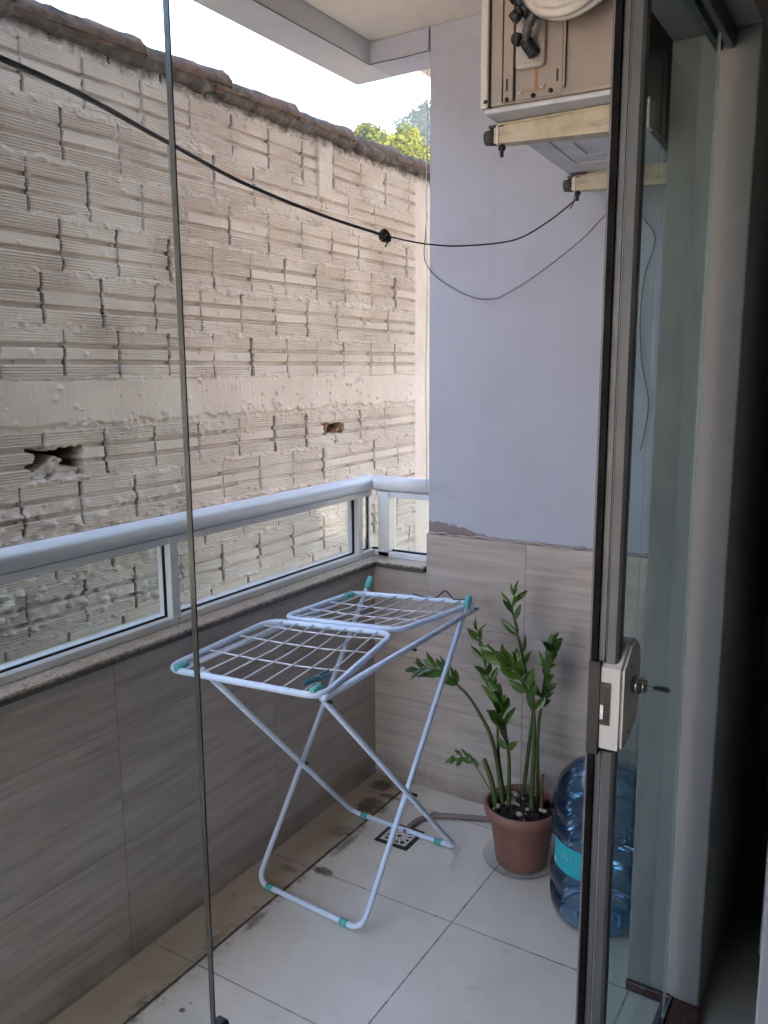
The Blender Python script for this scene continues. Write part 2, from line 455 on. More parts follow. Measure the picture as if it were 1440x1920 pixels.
MT = dict(
    plaster=m_plaster('lavender_white_wall_paint', (.455, .475, .565), True),
    white_plaster=m_plaster('white_wall_paint', (.29, .287, .29)),
    ceiling=m_plaster('ceiling_paint', (.88, .83, .75)),
    beam=m_plaster('beam_paint', (.58, .60, .645)),
    clad_x=m_cladding('wall_tile', 'x'), clad_y=m_cladding('parapet_tile', 'y'),
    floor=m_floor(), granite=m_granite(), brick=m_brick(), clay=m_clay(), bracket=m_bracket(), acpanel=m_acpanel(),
    alu=simple('white_lacquered_aluminium', (.66, .68, .71), .36, 0, .03, 5),
    gasket=simple('black_rubber', (.002, .002, .0025), .6, 0, .2, spec=.15),
    stile=simple('anodised_aluminium', (.105, .113, .122), .42, .15, .08, 4, .02),
    stile_dark=simple('dark_channel', (.05, .05, .05), .45),
    lock=simple('white_lock_plastic', (.66, .655, .64), .4, 0, .06),
    chrome=simple('worn_chrome', (.45, .44, .42), .28, .9, .1),
    keym=simple('brass_key', (.10, .10, .075), .35, .8, .1),
    rack=m_rack(),
    wire=simple('white_coated_wire', (.72, .74, .80), .35, 0, .05),
    teal=simple('turquoise_plastic', (.09, .42, .38), .4, 0, .1, 20),
    dark_teal=simple('dark_teal_plastic', (.03, .11, .13), .4),
    black=simple('black_plastic', (.015, .015, .016), .45),
    pot=m_pot(),
    soil=simple('potting_soil', (.022, .015, .010), .95, 0, .5, 60, .6, 140),
    pebble=simple('pale_pebble', (.36, .32, .28), .7, 0, .35, 30, .2),
    stem=simple('plant_stem', (.055, .088, .022), .45, 0, .3, 14),
    old_stem=simple('dry_stem', (.10, .055, .025), .7, 0, .3, 20),
    leaf=m_leaf('green_leaf', (.026, .072, .009), (.055, .122, .014), (.105, .185, .025)),
    hose=simple('grey_brown_hose', (.20, .155, .15), .5, 0, .15, 12),
    iron=simple('dark_drain_frame', (.035, .032, .03), .6, .3, .3, 40),
    grate=simple('white_drain_grate', (.62, .61, .58), .45, 0, .12, 40),
    bluelabel=None,
    acbase=simple('ac_base_steel', (.60, .62, .66), .5, .1, .16, 7, .05),
    olive=simple('dirty_olive_plastic', (.055, .050, .040), .6, 0, .3, 40),
    lip=simple('dull_aluminium', (.16, .16, .165), .5, .2),
    acedge=simple('ac_front_edge', (.62, .60, .58), .4, 0, .05),
    acgrey=simple('grey_valve_plate', (.46, .43, .395), .5, 0, .08),
    valve=simple('oxidised_valve', (.045, .047, .055), .5, .5, .4, 40, .2),
    foam=simple('black_pipe_foam', (.03, .03, .035), .85, 0, .3, 60, .4, 200),
    wrap=simple('grey_white_plastic_wrap', (.64, .61, .55), .35, 0, .12, 18, .3, 60),
    cable=simple('black_cable', (.016, .017, .022), .5, 0, .2, 30),
    thincable=simple('thin_grey_cable', (.11, .105, .12), .6, 0, .2, 30),
    room=simple('room_wall_paint', (.66, .64, .60), .8, 0, .08, 2, .08),
    roomfloor=simple('room_floor_tile', (.34, .32, .29), .35, 0, .2, 4),
    sill=simple('dark_red_granite', (.055, .022, .02), .3, 0, .5, 90),
    wardrobe=simple('dark_wood', (.48, .48, .45), .5, 0, .3, 5),
    panel=simple('pale_blue_panel', (.36, .40, .46), .5, 0, .06, 3),
    mortar=simple('mouldy_mortar', (.055, .048, .043), .95, 0, .6, 14, .5, 70),
    ground=simple('dry_ground', (.34, .29, .23), .9, 0, .25, .4, .3),
    trunk=simple('tree_bark', (.12, .09, .06), .9, 0, .3, 4, .4),
    shell=simple('grey_render', (.45, .44, .42), .9, 0, .1, 1, .2),
    hill=simple('hillside_scrub', (.010, .017, .006), .95, 0, .45, .12, .5, 1),
    tree_a=m_foliage('sunny_yellow_green_leaves', (.040, .050, .006), (.085, .090, .014), .35),
    tree_b=m_foliage('mid_green_leaves', (.022, .034, .008), (.046, .058, .012), .35),
    tree_c=m_foliage('dark_green_leaves', (.007, .016, .011), (.014, .027, .018), .1),
    glass_left=glass('tinted_glass', (.962, .985, .982), .6, 0, .02, (.5, .55, .53)),
    glass_right=glass('door_glass', (.76, .85, .85), .6, 0, .13, (.26, .30, .30)),  # grey diffuse film stands in for the pane's hazy reflections
    glass_rail=glass('railing_glass', (.93, .96, .95), 1.0, 0, .035, (.5, .5, .48)),
    glass_edge=simple('glass_edge', (.05, .055, .06), .2, 0, .1),
    edge_bright=simple('polished_glass_edge', (.50, .54, .52), .25, 0, .1),
    saucer=glass('clear_saucer_plastic', (.95, .955, .955), 1.1, .05, .03, (.4, .4, .4)),
    jug=None)

def m_jug():
    k = NT('blue_bottle_plastic'); t = k.t
    tr = k.n('ShaderNodeBsdfTransparent'); tr.inputs[0].default_value = (.52, .77, .96, 1)
    df = k.n('ShaderNodeBsdfDiffuse'); df.inputs[0].default_value = (.035, .15, .36, 1)
    tl = k.n('ShaderNodeBsdfTranslucent'); tl.inputs[0].default_value = (.06, .24, .55, 1)
    gl = k.n('ShaderNodeBsdfGlossy'); gl.inputs['Roughness'].default_value = .06
    fr = k.n('ShaderNodeFresnel'); fr.inputs[0].default_value = 1.55
    a = k.n('ShaderNodeMixShader'); a.inputs[0].default_value = .5
    t.links.new(df.outputs[0], a.inputs[1]); t.links.new(tl.outputs[0], a.inputs[2])
    b = k.n('ShaderNodeMixShader'); b.inputs[0].default_value = .16
    t.links.new(tr.outputs[0], b.inputs[1]); t.links.new(a.outputs[0], b.inputs[2])
    c = k.n('ShaderNodeMixShader'); t.links.new(k.math('MULTIPLY', fr.outputs[0], 1.5), c.inputs[0])
    t.links.new(b.outputs[0], c.inputs[1]); t.links.new(gl.outputs[0], c.inputs[2]); t.links.new(c.outputs[0], k.out.inputs[0])
    return k.m
MT['jug'] = m_jug()

# ------------------------------------------------------------------ ground, hills
g = MB()
g.add([(-420, -420, -.35), (420, -420, -.35), (420, 420, -.35), (-420, 420, -.35)], [(0, 1, 2, 3)])
struct(g.build('ground', MT['ground']))

def vnoise(shape_coords, seed, n=256):
    """smooth value noise for numpy arrays x, y (lattice units)"""
    x, y = shape_coords
    rng = np.random.default_rng(seed); L = rng.random((n, n))
    xi = np.floor(x).astype(int); yi = np.floor(y).astype(int); fx = x-xi; fy = y-yi
    fx = fx*fx*(3-2*fx); fy = fy*fy*(3-2*fy)
    a = L[xi % n, yi % n]; b = L[(xi+1) % n, yi % n]; c = L[xi % n, (yi+1) % n]; d = L[(xi+1) % n, (yi+1) % n]
    return (a*(1-fx)+b*fx)*(1-fy)+(c*(1-fx)+d*fx)*fy

def grid_mesh(name, X, Y, Z, mat, smooth=True, attr=None):
    """X, Y, Z are (m, n) arrays"""
    m, n = X.shape
    co = np.stack([X, Y, Z], -1).reshape(-1, 3).astype(np.float32)
    i = np.arange(m-1)[:, None]*n + np.arange(n-1)[None, :]
    q = np.stack([i, i+1, i+n+1, i+n], -1).reshape(-1, 4)
    me = bpy.data.meshes.new(name)
    me.vertices.add(m*n); me.vertices.foreach_set('co', co.ravel())
    nf = len(q); me.loops.add(nf*4); me.loops.foreach_set('vertex_index', q.ravel().astype(np.int32))
    me.polygons.add(nf); me.polygons.foreach_set('loop_start', np.arange(0, nf*4, 4, dtype=np.int32))
    me.polygons.foreach_set('loop_total', np.full(nf, 4, dtype=np.int32))
    me.polygons.foreach_set('use_smooth', np.full(nf, smooth))
    me.update(calc_edges=True); me.validate()
    me.materials.append(mat)
    if attr is not None:
        a = me.attributes.new('bare_shade', 'FLOAT', 'POINT'); a.data.foreach_set('value', attr.ravel().astype(np.float32))
    o = bpy.data.objects.new(name, me); C.objects.link(o)
    return o

def hill(name, d0, d1, bear0, bear1, fn, mat, nb=60, nd=16):
    """a terrain sheet spanning bearings (radians from +Y towards -X) and distances; fn(bearing)->ridge height"""
    b = np.linspace(bear0, bear1, nb)[None, :]; d = np.linspace(d0, d1, nd)[:, None]
    t = (d-d0)/(d1-d0)
    Hh = np.vectorize(fn)(b)
    prof = np.where(t < .6, (t/.6)**0.8, 1-((t-.6)/.4)*.3)
    Z = -1 + prof*(Hh+1)
    X = -np.sin(b)*d; Y = np.cos(b)*d
    Z = Z + (vnoise((X/6+500, Y/6+500), 5)-.5)*d0*.02*np.minimum(1, t*3)
    return grid_mesh(name, X+0*Z, Y+0*Z, Z, mat)

near_ridge = lambda b: float(np.interp(b, [.2, .45, .505, .545, .573, .6, .65, .9], [14, 17, 18.6, 19.6, 20.8, 20.2, 18, 14]))
far_ridge = lambda b: float(np.interp(b, [0, .2, .44, .504, .545, .575, .62, .9], [66, 82, 83, 76, 71.5, 60, 44, 20]))
struct(hill('hill', 55, 105, .15, 1.0, near_ridge, MT['hill']))
struct(hill('far_hill', 170, 330, -.1, 1.0, far_ridge, MT['hill'], 70, 16))

def leafy(center, rx, rz, n, size, rng, mb, lumps=6):
    cs = []
    for _ in range(lumps):
        a = rng.uniform(0, 2*math.pi); q = rng.uniform(.2, .65); h = rng.uniform(-.45, .6)
        cs.append((Vector((math.cos(a)*rx*q, math.sin(a)*rx*q, h*rz)), rng.uniform(.42, .62)))
    for _ in range(n):
        c, s = rng.choice(cs)
        d = Vector((rng.gauss(0, 1), rng.gauss(0, 1), rng.gauss(0, 1))).normalized()
        p = Vector(center) + c + Vector((d.x*rx*s, d.y*rx*s, d.z*rz*s))*rng.uniform(.55, 1.05)
        nrm = (d + Vector((rng.gauss(0, .6), rng.gauss(0, .6), rng.gauss(0, .6)))).normalized()
        u = nrm.orthogonal().normalized(); v = nrm.cross(u); a = rng.uniform(0, 6.28)
        u, v = u*math.cos(a)+v*math.sin(a), v*math.cos(a)-u*math.sin(a)
        L = size*rng.uniform(.6, 1.3); W = L*rng.uniform(.4, .65)
        mb.add([p-u*L*.5, p+v*W*.5, p+u*L*.5, p-v*W*.5], [(0, 1, 2, 3)])

def hill_tree(bear, dist, ztop, rx, mat, label, seed, group='trees on the hillside'):
    rng = random.Random(seed)
    x, y = -math.sin(bear)*dist, math.cos(bear)*dist
    rz = rx*.95
    t = thing('tree', label, 'tree', (x, y, ztop-2*rz-1.5), 0, group)
    tr = MB(); tr.tube([(0, 0, -2), (0.1, 0, 1.0), (.2, .1, 2.0+rz*.6)], .2, 7, rs=[.28, .2, .1])
    for a in (0.3, 2.2, 4.4): tr.tube([(0.1, 0, 1.2), (math.cos(a)*rx*.4, math.sin(a)*rx*.4, 1.6+rz*.8)], .08, 5, rs=[.11, .05])
    tr.build('trunk', MT['trunk'], t)
    cr = MB(); leafy((0, 0, 1.5+rz), rx, rz, 2400, .50, rng, cr, 11); cr.build('crown', mat, t, fix=False)
    return t
TR = [(.600, 84, 22.7, 2.2, 'tree_b', 'dark little tree showing just over the roof tiles, leftmost on the hill'),
      (.585, 85, 23.4, 2.5, 'tree_a', 'yellow-green sunlit tree at the left top of the near hill'),
      (.570, 86, 24.2, 2.6, 'tree_a', 'rounded sunlit tree at the highest point of the near hill'),
      (.553, 84, 23.9, 2.6, 'tree_b', 'mid green tree in the middle of the near hill slope, below the far hill'),
      (.538, 83, 22.9, 2.6, 'tree_a', 'bright yellow-green tree halfway down the slope beside the wall corner'),
      (.522, 82, 21.8, 2.4, 'tree_a', 'sunlit tree next to the corner of the lavender wall'),
      (.556, 74, 19.4, 2.2, 'tree_a', 'low tree just above the roof tiles, nearest on the hill'),
      (.537, 73, 18.6, 2.2, 'tree_b', 'lowest mid green tree between the roof tiles and the lavender wall corner'),
      (.518, 73, 18.0, 2.3, 'tree_a', 'bright low tree half hidden by the lavender wall corner'),
      (.504, 84, 21.6, 2.6, 'tree_b', 'tree on the hill at the very edge of the lavender wall')]
for i, (b, d, z, rx, mk, lab) in enumerate(TR): hill_tree(b, d, z+.9, rx*1.1, MT[mk], lab, 40+i)
fm = MB(); rng = random.Random(9)
for i in range(260):
    b = rng.uniform(.36, .62); d = rng.uniform(215, 264)
    t_ = (d-170)/160; pz = (t_/.6)**.8 if t_ < .6 else 1-((t_-.6)/.4)*.3
    z = -1+pz*(far_ridge(b)+1)
    leafy((-math.sin(b)*d, math.cos(b)*d, z+2.0), rng.uniform(3.2, 5.5), rng.uniform(3, 4.6), 150, 1.6, rng, fm, 5)
o = fm.build('far_woodland', MT['tree_c'], fix=False); o['kind'] = 'stuff'
tag(o, 'hazy blue-green woodland covering the far hill behind the near trees', 'woodland')

# ------------------------------------------------------------------ neighbour's block wall
XB = -2.65
def build_brick_wall():
    root = thing('brick_wall', 'tall cream painted hollow-block wall with dark open joints, across the gap from the balcony', 'wall', (XB, 2.5, -.35))
    ys = np.concatenate([np.linspace(-7, 1.0, 150, endpoint=False), np.arange(1.0, 4.9, .0050), np.linspace(4.9, 8, 40)])
    zs = np.concatenate([np.linspace(-.35, .5, 60, endpoint=False), np.arange(.5, 2.76, .0020)])
    Y, Z = np.meshgrid(ys, zs)
    up = Z >= 1.468
    rowu = np.floor((Z-1.468)/.195); rowd = np.floor((1.288-Z)/.192)
    row = np.where(up, rowu, np.where(Z < 1.288, -1-rowd, 99))
    t = np.where(up, (Z-1.468)/.195-rowu, 1-((1.288-Z)/.192-rowd))
    band = (row == 99)
    rng = np.random.default_rng(3)
    # wavy courses
    t = t + (vnoise((Y*1.7+50, row*3.1+9.3), 11)-.5)*.05
    par = np.where(row == 99, 0, np.mod(row, 2))
    jit = rng.uniform(-.03, .03, 64)
    pitch = .262
    u = (Y-1.79-.131*par - jit[(row.astype(int)+20) % 64] + (vnoise((Y*2.1+row*7.7+80, Z*0+.5), 4)-.5)*.035)/pitch
    bi = np.floor(u); uf = u-bi
    hsh = vnoise((bi*1.0+100+row*17, row*1.0+60), 21)          # per block random
    hsh2 = vnoise((bi*1.0+30+row*23, row*1.0+90), 22)
    hsh3 = vnoise((bi*1.0+57+row*31, row*1.0+37), 23)
    # slow noises
    nA = vnoise((Y*3+40, Z*3+40), 31); nB = vnoise((Y*12+40, Z*14+40), 32); nC = vnoise((Y*45+40, Z*50+40), 33); nD = vnoise((Y*110+9, Z*130+9), 34)
    h = (hsh-.5)*.008 + (nA-.5)*.008
    h = h + (hsh2-.5)*.006*(uf-.5)*2
    # fluted bands and two wide grooves per block
    def sm(x, a, b):
        q = np.clip((x-a)/(b-a), 0, 1); return q*q*(3-2*q)
    def groove(c, wd): return sm(np.abs(t-c), wd*.5, wd*.32)
    g1 = groove(.345, .10); g2 = groove(.655, .10)
    fluteph = np.cos(2*np.pi*t/.0530)
    amp = .0036*np.clip(1.55-1.5*vnoise((Y*5+20, Z*6+20), 35)*1.1, .3, 1)
    midflat = ((t > .40) & (t < .60) & (hsh3 > .60))
    amp = np.where(midflat, amp*.12, amp)
    endm = sm(uf*pitch, .004, .012)*sm((1-uf)*pitch, .004, .012)
    h = h + fluteph*amp*(1-g1)*(1-g2)*endm
    fill = np.clip(1.7-1.6*vnoise((Y*6+11, Z*9+11), 36), .4, 1)
    h = h - .020*(g1+g2)*fill*(.35+.65*endm)
    # bed joints: mortar squeezed out and painted over
    dz = np.minimum(t, 1-t)*.193
    mw = .009+.020*np.clip(nB-.35, 0, 1)+.010*(nC-.5)
    m = sm(dz, mw, mw*.35)
    h = h*(1-m) + m*(-.0005+.0065*(nB-.42)+.007*(nC-.5)+.005*(nD-.5)+.020*np.clip(nC*.6+nD*.4-.60, 0, 1))
    under = sm(np.abs(dz-mw*1.15), .004, .0)*np.clip(nB-.5, 0, 1)*2
    h = h - .008*under*(1-m)
    # perpend joints: mostly open, black
    wob = (vnoise((row*9+5, Z*28+5), 37)-.5)*.006
    du = np.minimum(uf, 1-uf)*pitch + 0*wob
    edge = np.where(uf < .5, uf*pitch+wob, (1-uf)*pitch-wob)
    wj = .0022+.0028*vnoise((np.round(u)*3+row*13+7, Z*18+70), 38)
    jj = sm(edge, wj+.0012, wj)
    openn = vnoise((np.round(u)*5+row*11+3, Z*13+33), 39)
    thr = .25+.45*vnoise((np.round(u)*2+row*7+3, row*0+.5), 40)
    op = sm(openn, thr-.06, thr+.06)
    inr = sm(dz, .006, .016)
    lip = sm(edge, wj+.009, wj+.002)*(1-op)
    h = np.where(band, h, h - jj*inr*(op*.10+.011) + lip*inr*.004*(nC-.2))
    # smooth concrete band, brushed, ragged at the lower edge
    brush = vnoise((Y*260, Z*9), 41)
    hb = .004+.0025*(vnoise((Y*6+3, Z*9+3), 42)-.5)+.0014*(brush-.5)+.004*np.clip(nC-.72, 0, 1)
    rag = sm(Z, 1.288+.006+.03*np.clip(vnoise((Y*20+1, Z*4+1), 43)-.45, 0, 1), 1.288+.020+.04*np.clip(vnoise((Y*20+1, Z*4+1), 43)-.45, 0, 1))
    hb = hb*rag + (1-rag)*(-.010+.010*nC)
    h = np.where(band, hb, h)
    # flat rendered end of the wall
    pe = sm(Y, 4.60, 4.64)
    h = h*(1-pe)+pe*(.006+.003*(nB-.5)+.0015*(nC-.5))
    bare_shade = np.where(band, 0, np.maximum(2.2*jj*inr*op, .14*(g1+g2)*fill))*(1-pe)  # shade coloured into open joints; grooves browned as thinly painted
    # blobs of splashed mortar and paint
    rb = random.Random(17)
    spots = [(rb.uniform(1.3, 4.6), rb.uniform(.55, 2.6), rb.uniform(.004, .013), rb.uniform(.0025, .008)) for _ in range(900)]
    spots += [(rb.uniform(1.4, 2.6), rb.uniform(.55, 1.0), rb.uniform(.006, .019), rb.uniform(.004, .013)) for _ in range(420)]
    spots += [(rb.uniform(2.0, 4.4), rb.uniform(1.22, 1.34), rb.uniform(.006, .014), rb.uniform(.003, .008)) for _ in range(160)]
    for (by, bz, br, bh) in spots:
        iy = np.searchsorted(ys, [by-br*2, by+br*2]); iz = np.searchsorted(zs, [bz-br*2, bz+br*2])
        sl = (slice(iz[0], iz[1]), slice(iy[0], iy[1]))
        d2 = ((Y[sl]-by)**2+((Z[sl]-bz)*rb.uniform(.8, 1.1))**2)/br**2
        h[sl] += bh*np.clip(1.25*np.exp(-d2**1.4*1.3), 0, 1)*(.45+1.1*nC[sl])
    # pale plaster patch under the roof
    pd = np.maximum(np.abs(Y-3.68)/.065, np.abs(Z-2.53)/.155)+.25*(nB-.5)
    pm = sm(pd, 1.05, .85); h = h*(1-pm)+pm*(.017+.004*(nC-.5))
    # broken blocks: one hole with rubble in it, one showing bare clay
    def hole(y0, y1, z0, z1):
        q = np.maximum(np.abs(Y-(y0+y1)/2)/((y1-y0)/2), np.abs(Z-(z0+z1)/2)/((z1-z0)/2)) + .30*(nB-.5)+.28*(nC-.5)
        return sm(q, 1.0, .93)
    rubn = vnoise((Y*16+4, Z*20+4), 51); rubf = vnoise((Y*48+4, Z*52+4), 52)
    hm = hole(1.85, 2.075, 1.118, 1.226)
    top = 1.145 + .05*np.exp(-((Y-1.955)/.045)**2) + .018*(rubf-.5)
    rub = sm(Z, top+.006, top-.004)
    h = h*(1-hm) + hm*((1-rub)*(-.20+.05*(rubn-.5)) + rub*(-.045+.045*rubn+.022*(rubf-.5)+.012*(nC-.5)))
    bare_shade = np.maximum(bare_shade, hm*(1-rub)*2.0); bare_shade = np.where((hm > .5) & (rub > .5), .25*np.clip(rubf-.4, 0, 1), bare_shade)  # back of the hole blackened in colour to look deep
    hm = hole(3.655, 3.835, 1.158, 1.216)
    pc = sm(rubf*.6+rubn*.4, .42, .52)
    h = h*(1-hm) + hm*(-.085+.05*pc+.03*(rubf-.5)+.012*(nC-.5))
    bare_shade = np.maximum(bare_shade, hm*(1.0+.9*(1-pc)))  # raw clay, with shade coloured into its hollows
    X = XB + h
    k1 = np.searchsorted(zs, 1.288); k2 = np.searchsorted(zs, 1.468)
    for nm, a, b in (('blockwork', 0, k1+1), ('concrete_band', k1, k2+1), ('blockwork', k2, len(zs))):
        o = grid_mesh(nm, X[a:b], Y[a:b], Z[a:b], MT['brick'], True, bare_shade[a:b])
        o.parent = root; o.matrix_parent_inverse = Matrix.Translation((-XB, -2.5, .35))
    bk = MB(); bk.box(XB-.30, XB-.24, -7, 8, -.35, 2.74)
    o = bk.build('wall_core', MT['brick'], root); o.matrix_parent_inverse = Matrix.Translation((-XB, -2.5, .35))
    # mortar bed under the roof tiles
    ys2 = np.arange(-7, 8.001, .012); rngb = np.random.default_rng(8)
    nse = vnoise((ys2*14+30, ys2*0+.5), 61); ns2 = vnoise((ys2*60+30, ys2*0+.5), 62)
    prof = []
    for k, (dx, dz) in enumerate([(-.16, 2.70), (.0, 2.675), (.028, 2.685), (.034, 2.705), (.022, 2.73), (-.02, 2.745), (-.16, 2.745)]):
        wv = 1 if 0 < k < 5 else 0
        prof.append((XB+dx+wv*(nse-.5)*.03+wv*(ns2-.5)*.012, dz-(.035*(nse-.45)*(1 if k in (1, 2) else .2))*wv - (.012*(ns2-.5))*wv))
    Xm = np.array([p[0]+0*ys2 for p in prof]); Zm = np.array([p[1]+0*ys2 for p in prof]); Ym = np.array([ys2 for _ in prof])
    o = grid_mesh('mortar_bed', Xm, Ym, Zm, MT['mortar'], True); o.parent = root; o.matrix_parent_inverse = Matrix.Translation((-XB, -2.5, .35))
    # half-round clay tiles laid end over end along the top
    def tile_mesh(seed):
        mb = MB(); n = 20; rg = random.Random(seed); ox = rg.uniform(0, 50)
        rings = []; vs = []
        prof = [(0, .068, .0)] + [(y_, .068+.018*y_/.56, .002+.010*y_/.56) for y_ in np.linspace(.03, .53, 16)] + [(.548, .087, .0125), (.56, .083, .0125)]
        A = np.array([math.pi*(k/n)*1.16-.25 for k in range(n+1)])
        for (yy, rr, zz) in prof:
            d = (vnoise((A*4+ox, A*0+yy*18+ox), 70)-.5)*.010 + (vnoise((A*11+ox, A*0+yy*55+ox), 71)-.5)*.007
            rings.append([((rr+q)*1.2*math.cos(a), yy, zz+(rr+q)*.80*math.sin(a)) for a, q in zip(A, d)])
        vs = [p for r_ in rings for p in r_]; fs = []
        for j in range(len(rings)-1):
            for k in range(n): fs.append((j*(n+1)+k, j*(n+1)+k+1, (j+1)*(n+1)+k+1, (j+1)*(n+1)+k))
        mb.add(vs, fs, True)
        vs2 = [(p[0]*.86, p[1], p[2]-.012) for p in vs]; mb.add(vs2, [tuple(reversed(f)) for f in fs], True)
        e = len(rings)-1
        mb.add([vs[e*(n+1)+k] for k in range(n+1)]+[vs2[e*(n+1)+k] for k in range(n+1)], [(k, k+1, n+2+k, n+1+k) for k in range(n)])
        return mb
    protos = [tile_mesh(q).build('roof_tile', MT['clay'], root, fix=False) for q in range(4)]
    ends = [-6.42+.49*k for k in range(18)] + [2.45, 2.94, 3.42, 3.915, 4.42, 4.91, 5.4, 5.9, 6.4, 6.9, 7.4]
    ends = [e for e in ends if e < 2.2 or e >= 2.45]
    rt = random.Random(5)
    for i, e in enumerate(ends):
        o = protos[i] if i < 4 else protos[i % 4].copy()
        if i >= 4: C.objects.link(o); o.parent = root
        o.matrix_parent_inverse = Matrix.Translation((-XB, -2.5, .35))
        o.location = (XB-.048+rt.uniform(-.008, .008), e-.56, 2.708+rt.uniform(-.006, .006))
        o.rotation_euler = (R(rt.uniform(-.6, 1.0)), R(rt.uniform(-6, 6)), R(rt.uniform(-1.4, 1.4)))
    return root
build_brick_wall()

# ------------------------------------------------------------------ balcony shell
# floor of the balcony
m = MB(); m.box(-1.73, -.345, -2.0, 2.6, -.35, 0); struct(m.build('balcony_floor', MT['floor']))
m = MB(); m.box(-.344, 2.8, -2.6, 3.0, -.35, -.004); struct(m.build('room_floor', MT['roomfloor']))
# slab overhead
m = MB(); m.box(-1.575, 2.8, -2.6, 3.2, 2.56, 2.70); struct(m.build('ceiling', MT['ceiling']))
m = MB(); m.box(-1.72, 5.0, -2.4, 6.0, 2.701, 6.6); struct(m.build('unseen_shading_storey', MT['shell']))  # unseen block added to keep the sun off; its ends set the brightness

# the edge beam round the slab
beam = thing('edge_beam', 'pale painted concrete beam round the ceiling edge of the balcony', 'beam', (-1.65, .3, 2.487))
m = MB()
m.cbox(-1.722, -1.578, -2.0, 2.6, 2.487, 2.70, .004)
m.build('beam_face', MT['beam'], beam).matrix_parent_inverse = Matrix.Translation((1.65, -.3, -2.487))
m = MB(); m.cbox(-1.579, -1.357, 2.458, 2.598, 2.488, 2.558, .003)
m.build('beam_face', MT['plaster'], beam).matrix_parent_inverse = Matrix.Translation((1.65, -.3, -2.487))
m = MB()      # hairline drip groove along the lower inner arris
m.tube([(-1.576, y, 2.4868+.0012*math.sin(y*9)) for y in np.linspace(-2, 2.454, 60)], .0016, 5)
m.tube([(x, 2.4555, 2.4868+.001*math.sin(x*40)) for x in np.linspace(-1.576, -1.36, 12)], .0016, 5)
m.build('drip_groove', MT['stile_dark'], beam).matrix_parent_inverse = Matrix.Translation((1.65, -.3, -2.487))

def under(o, root):          # keep world coordinates for a part built in world space
    o.parent = root
    o.matrix_parent_inverse = (Matrix.Translation(root.location) @ Matrix.Rotation(root.rotation_euler.z, 4, 'Z')).inverted()
    return o

# end wall
ew = thing('wall', 'lavender white painted end wall of the balcony, tiled grey-brown below', 'wall', (-.9, 2.52, 0))
rng = np.random.default_rng(2)
m = MB(); m.cbox(-1.352, -.458, 2.459, 2.60, .951, 2.56, .004); under(m.build('painted_plaster', MT['plaster']), ew)
m = MB(); m.cbox(-1.357, -.458, 2.453, 2.604, 0, .945, .002); under(m.build('tile_cladding', MT['clad_x']), ew)
m = MB()
pts = [(x, 2.456, .949+.002*math.sin(x*37)+.0025*math.sin(x*91)) for x in np.linspace(-1.35, -.46, 60)]
m.tube(pts, .005, 6, rs=[.003+.0028*abs(math.sin(i*1.7)) for i in range(60)]); under(m.build('cement_line', simple('grey_cement', (.36, .32, .30), .9, 0, .2, 40, .4)), ew)

# parapet
pp = thing('parapet', 'low balcony parapet clad in grey-brown striated tiles with a granite coping', 'parapet', (-1.65, .3, 0))
m = MB(); m.box(-1.72, -1.575, -2.0, 2.6, 0, .805); under(m.build('tile_cladding', MT['clad_y']), pp)
m = MB(); m.box(-1.574, -1.358, 2.4552, 2.598, 0, .805); under(m.build('tile_cladding', MT['clad_x']), pp)
m = MB(); m.cbox(-1.74, -1.556, -2.0, 2.615, .806, .828, .002); m.cbox(-1.555, -1.362, 2.437, 2.615, .806, .828, .002)
under(m.build('granite_coping', MT['granite']), pp)

# railing
rl = thing('railing', 'white aluminium and glass railing standing on the granite coping', 'railing', (-1.64, .3, .828))
def oval(mb, path, rx, rz, n=18):
    P = [Vector(p) for p in path]; rings = []
    for i, p in enumerate(P):
        t = (P[min(i+1, len(P)-1)]-P[max(i-1, 0)]).normalized(); s = t.cross(Vector((0, 0, 1))).normalized()
        rings.append([p+s*(rx*math.copysign(abs(math.cos(a))**.75, math.cos(a)))+Vector((0, 0, rz*math.copysign(abs(math.sin(a))**.75, math.sin(a)))) for a in [2*math.pi*k/n for k in range(n)]])
    vs = [q for r_ in rings for q in r_]; fs = []
    for i in range(len(P)-1):
        for k in range(n): fs.append((i*n+k, i*n+(k+1) % n, (i+1)*n+(k+1) % n, (i+1)*n+k))
    fs.append(tuple(range(n))); fs.append(tuple((len(P)-1)*n+k for k in range(n)))
    mb.add(vs, fs, True)
m = MB(); oval(m, [(-1.64, -2.0, 1.094), (-1.64, 2.531, 1.094)], .036, .027); oval(m, [(-1.675, 2.535, 1.0945), (-1.36, 2.535, 1.0945)], .034, .0262)
under(m.build('handrail', MT['alu']), rl)
m = MB(); m.box(-1.664, -1.616, -2.0, 2.51, 1.0505, 1.069); m.box(-1.60, -1.36, 2.512, 2.558, 1.0505, 1.069)
under(m.build('top_channel', MT['alu']), rl)
m = MB(); m.cbox(-1.676, -1.612, -2.0, 2.53, .8285, .848, .002); m.cbox(-1.606, -1.362, 2.506, 2.566, .8285, .848, .002)
under(m.build('bottom_channel', MT['alu']), rl)
for y0, y1 in ((-.55, -.52), (.5, .53), (1.517, 1.547), (2.421, 2.447)):
    m = MB(); m.cbox(-1.664, -1.6145, y0, y1, .829, 1.0695, .002); p = under(m.build('post', MT['alu']), rl)
    m = MB(); m.tube([(-1.6145, (y0+y1)/2+.004, .842), (-1.6120, (y0+y1)/2+.004, .842)], .0035, 8); under(m.build('screw', MT['black']), p)
m = MB(); m.cbox(-1.648, -1.632, 2.512, 2.527, .829, 1.068, .002); p = under(m.build('post', MT['alu']), rl)
m = MB(); m.cbox(-1.588, -1.541, 2.506, 2.556, .829, 1.069, .002); p = under(m.build('post', MT['alu']), rl)
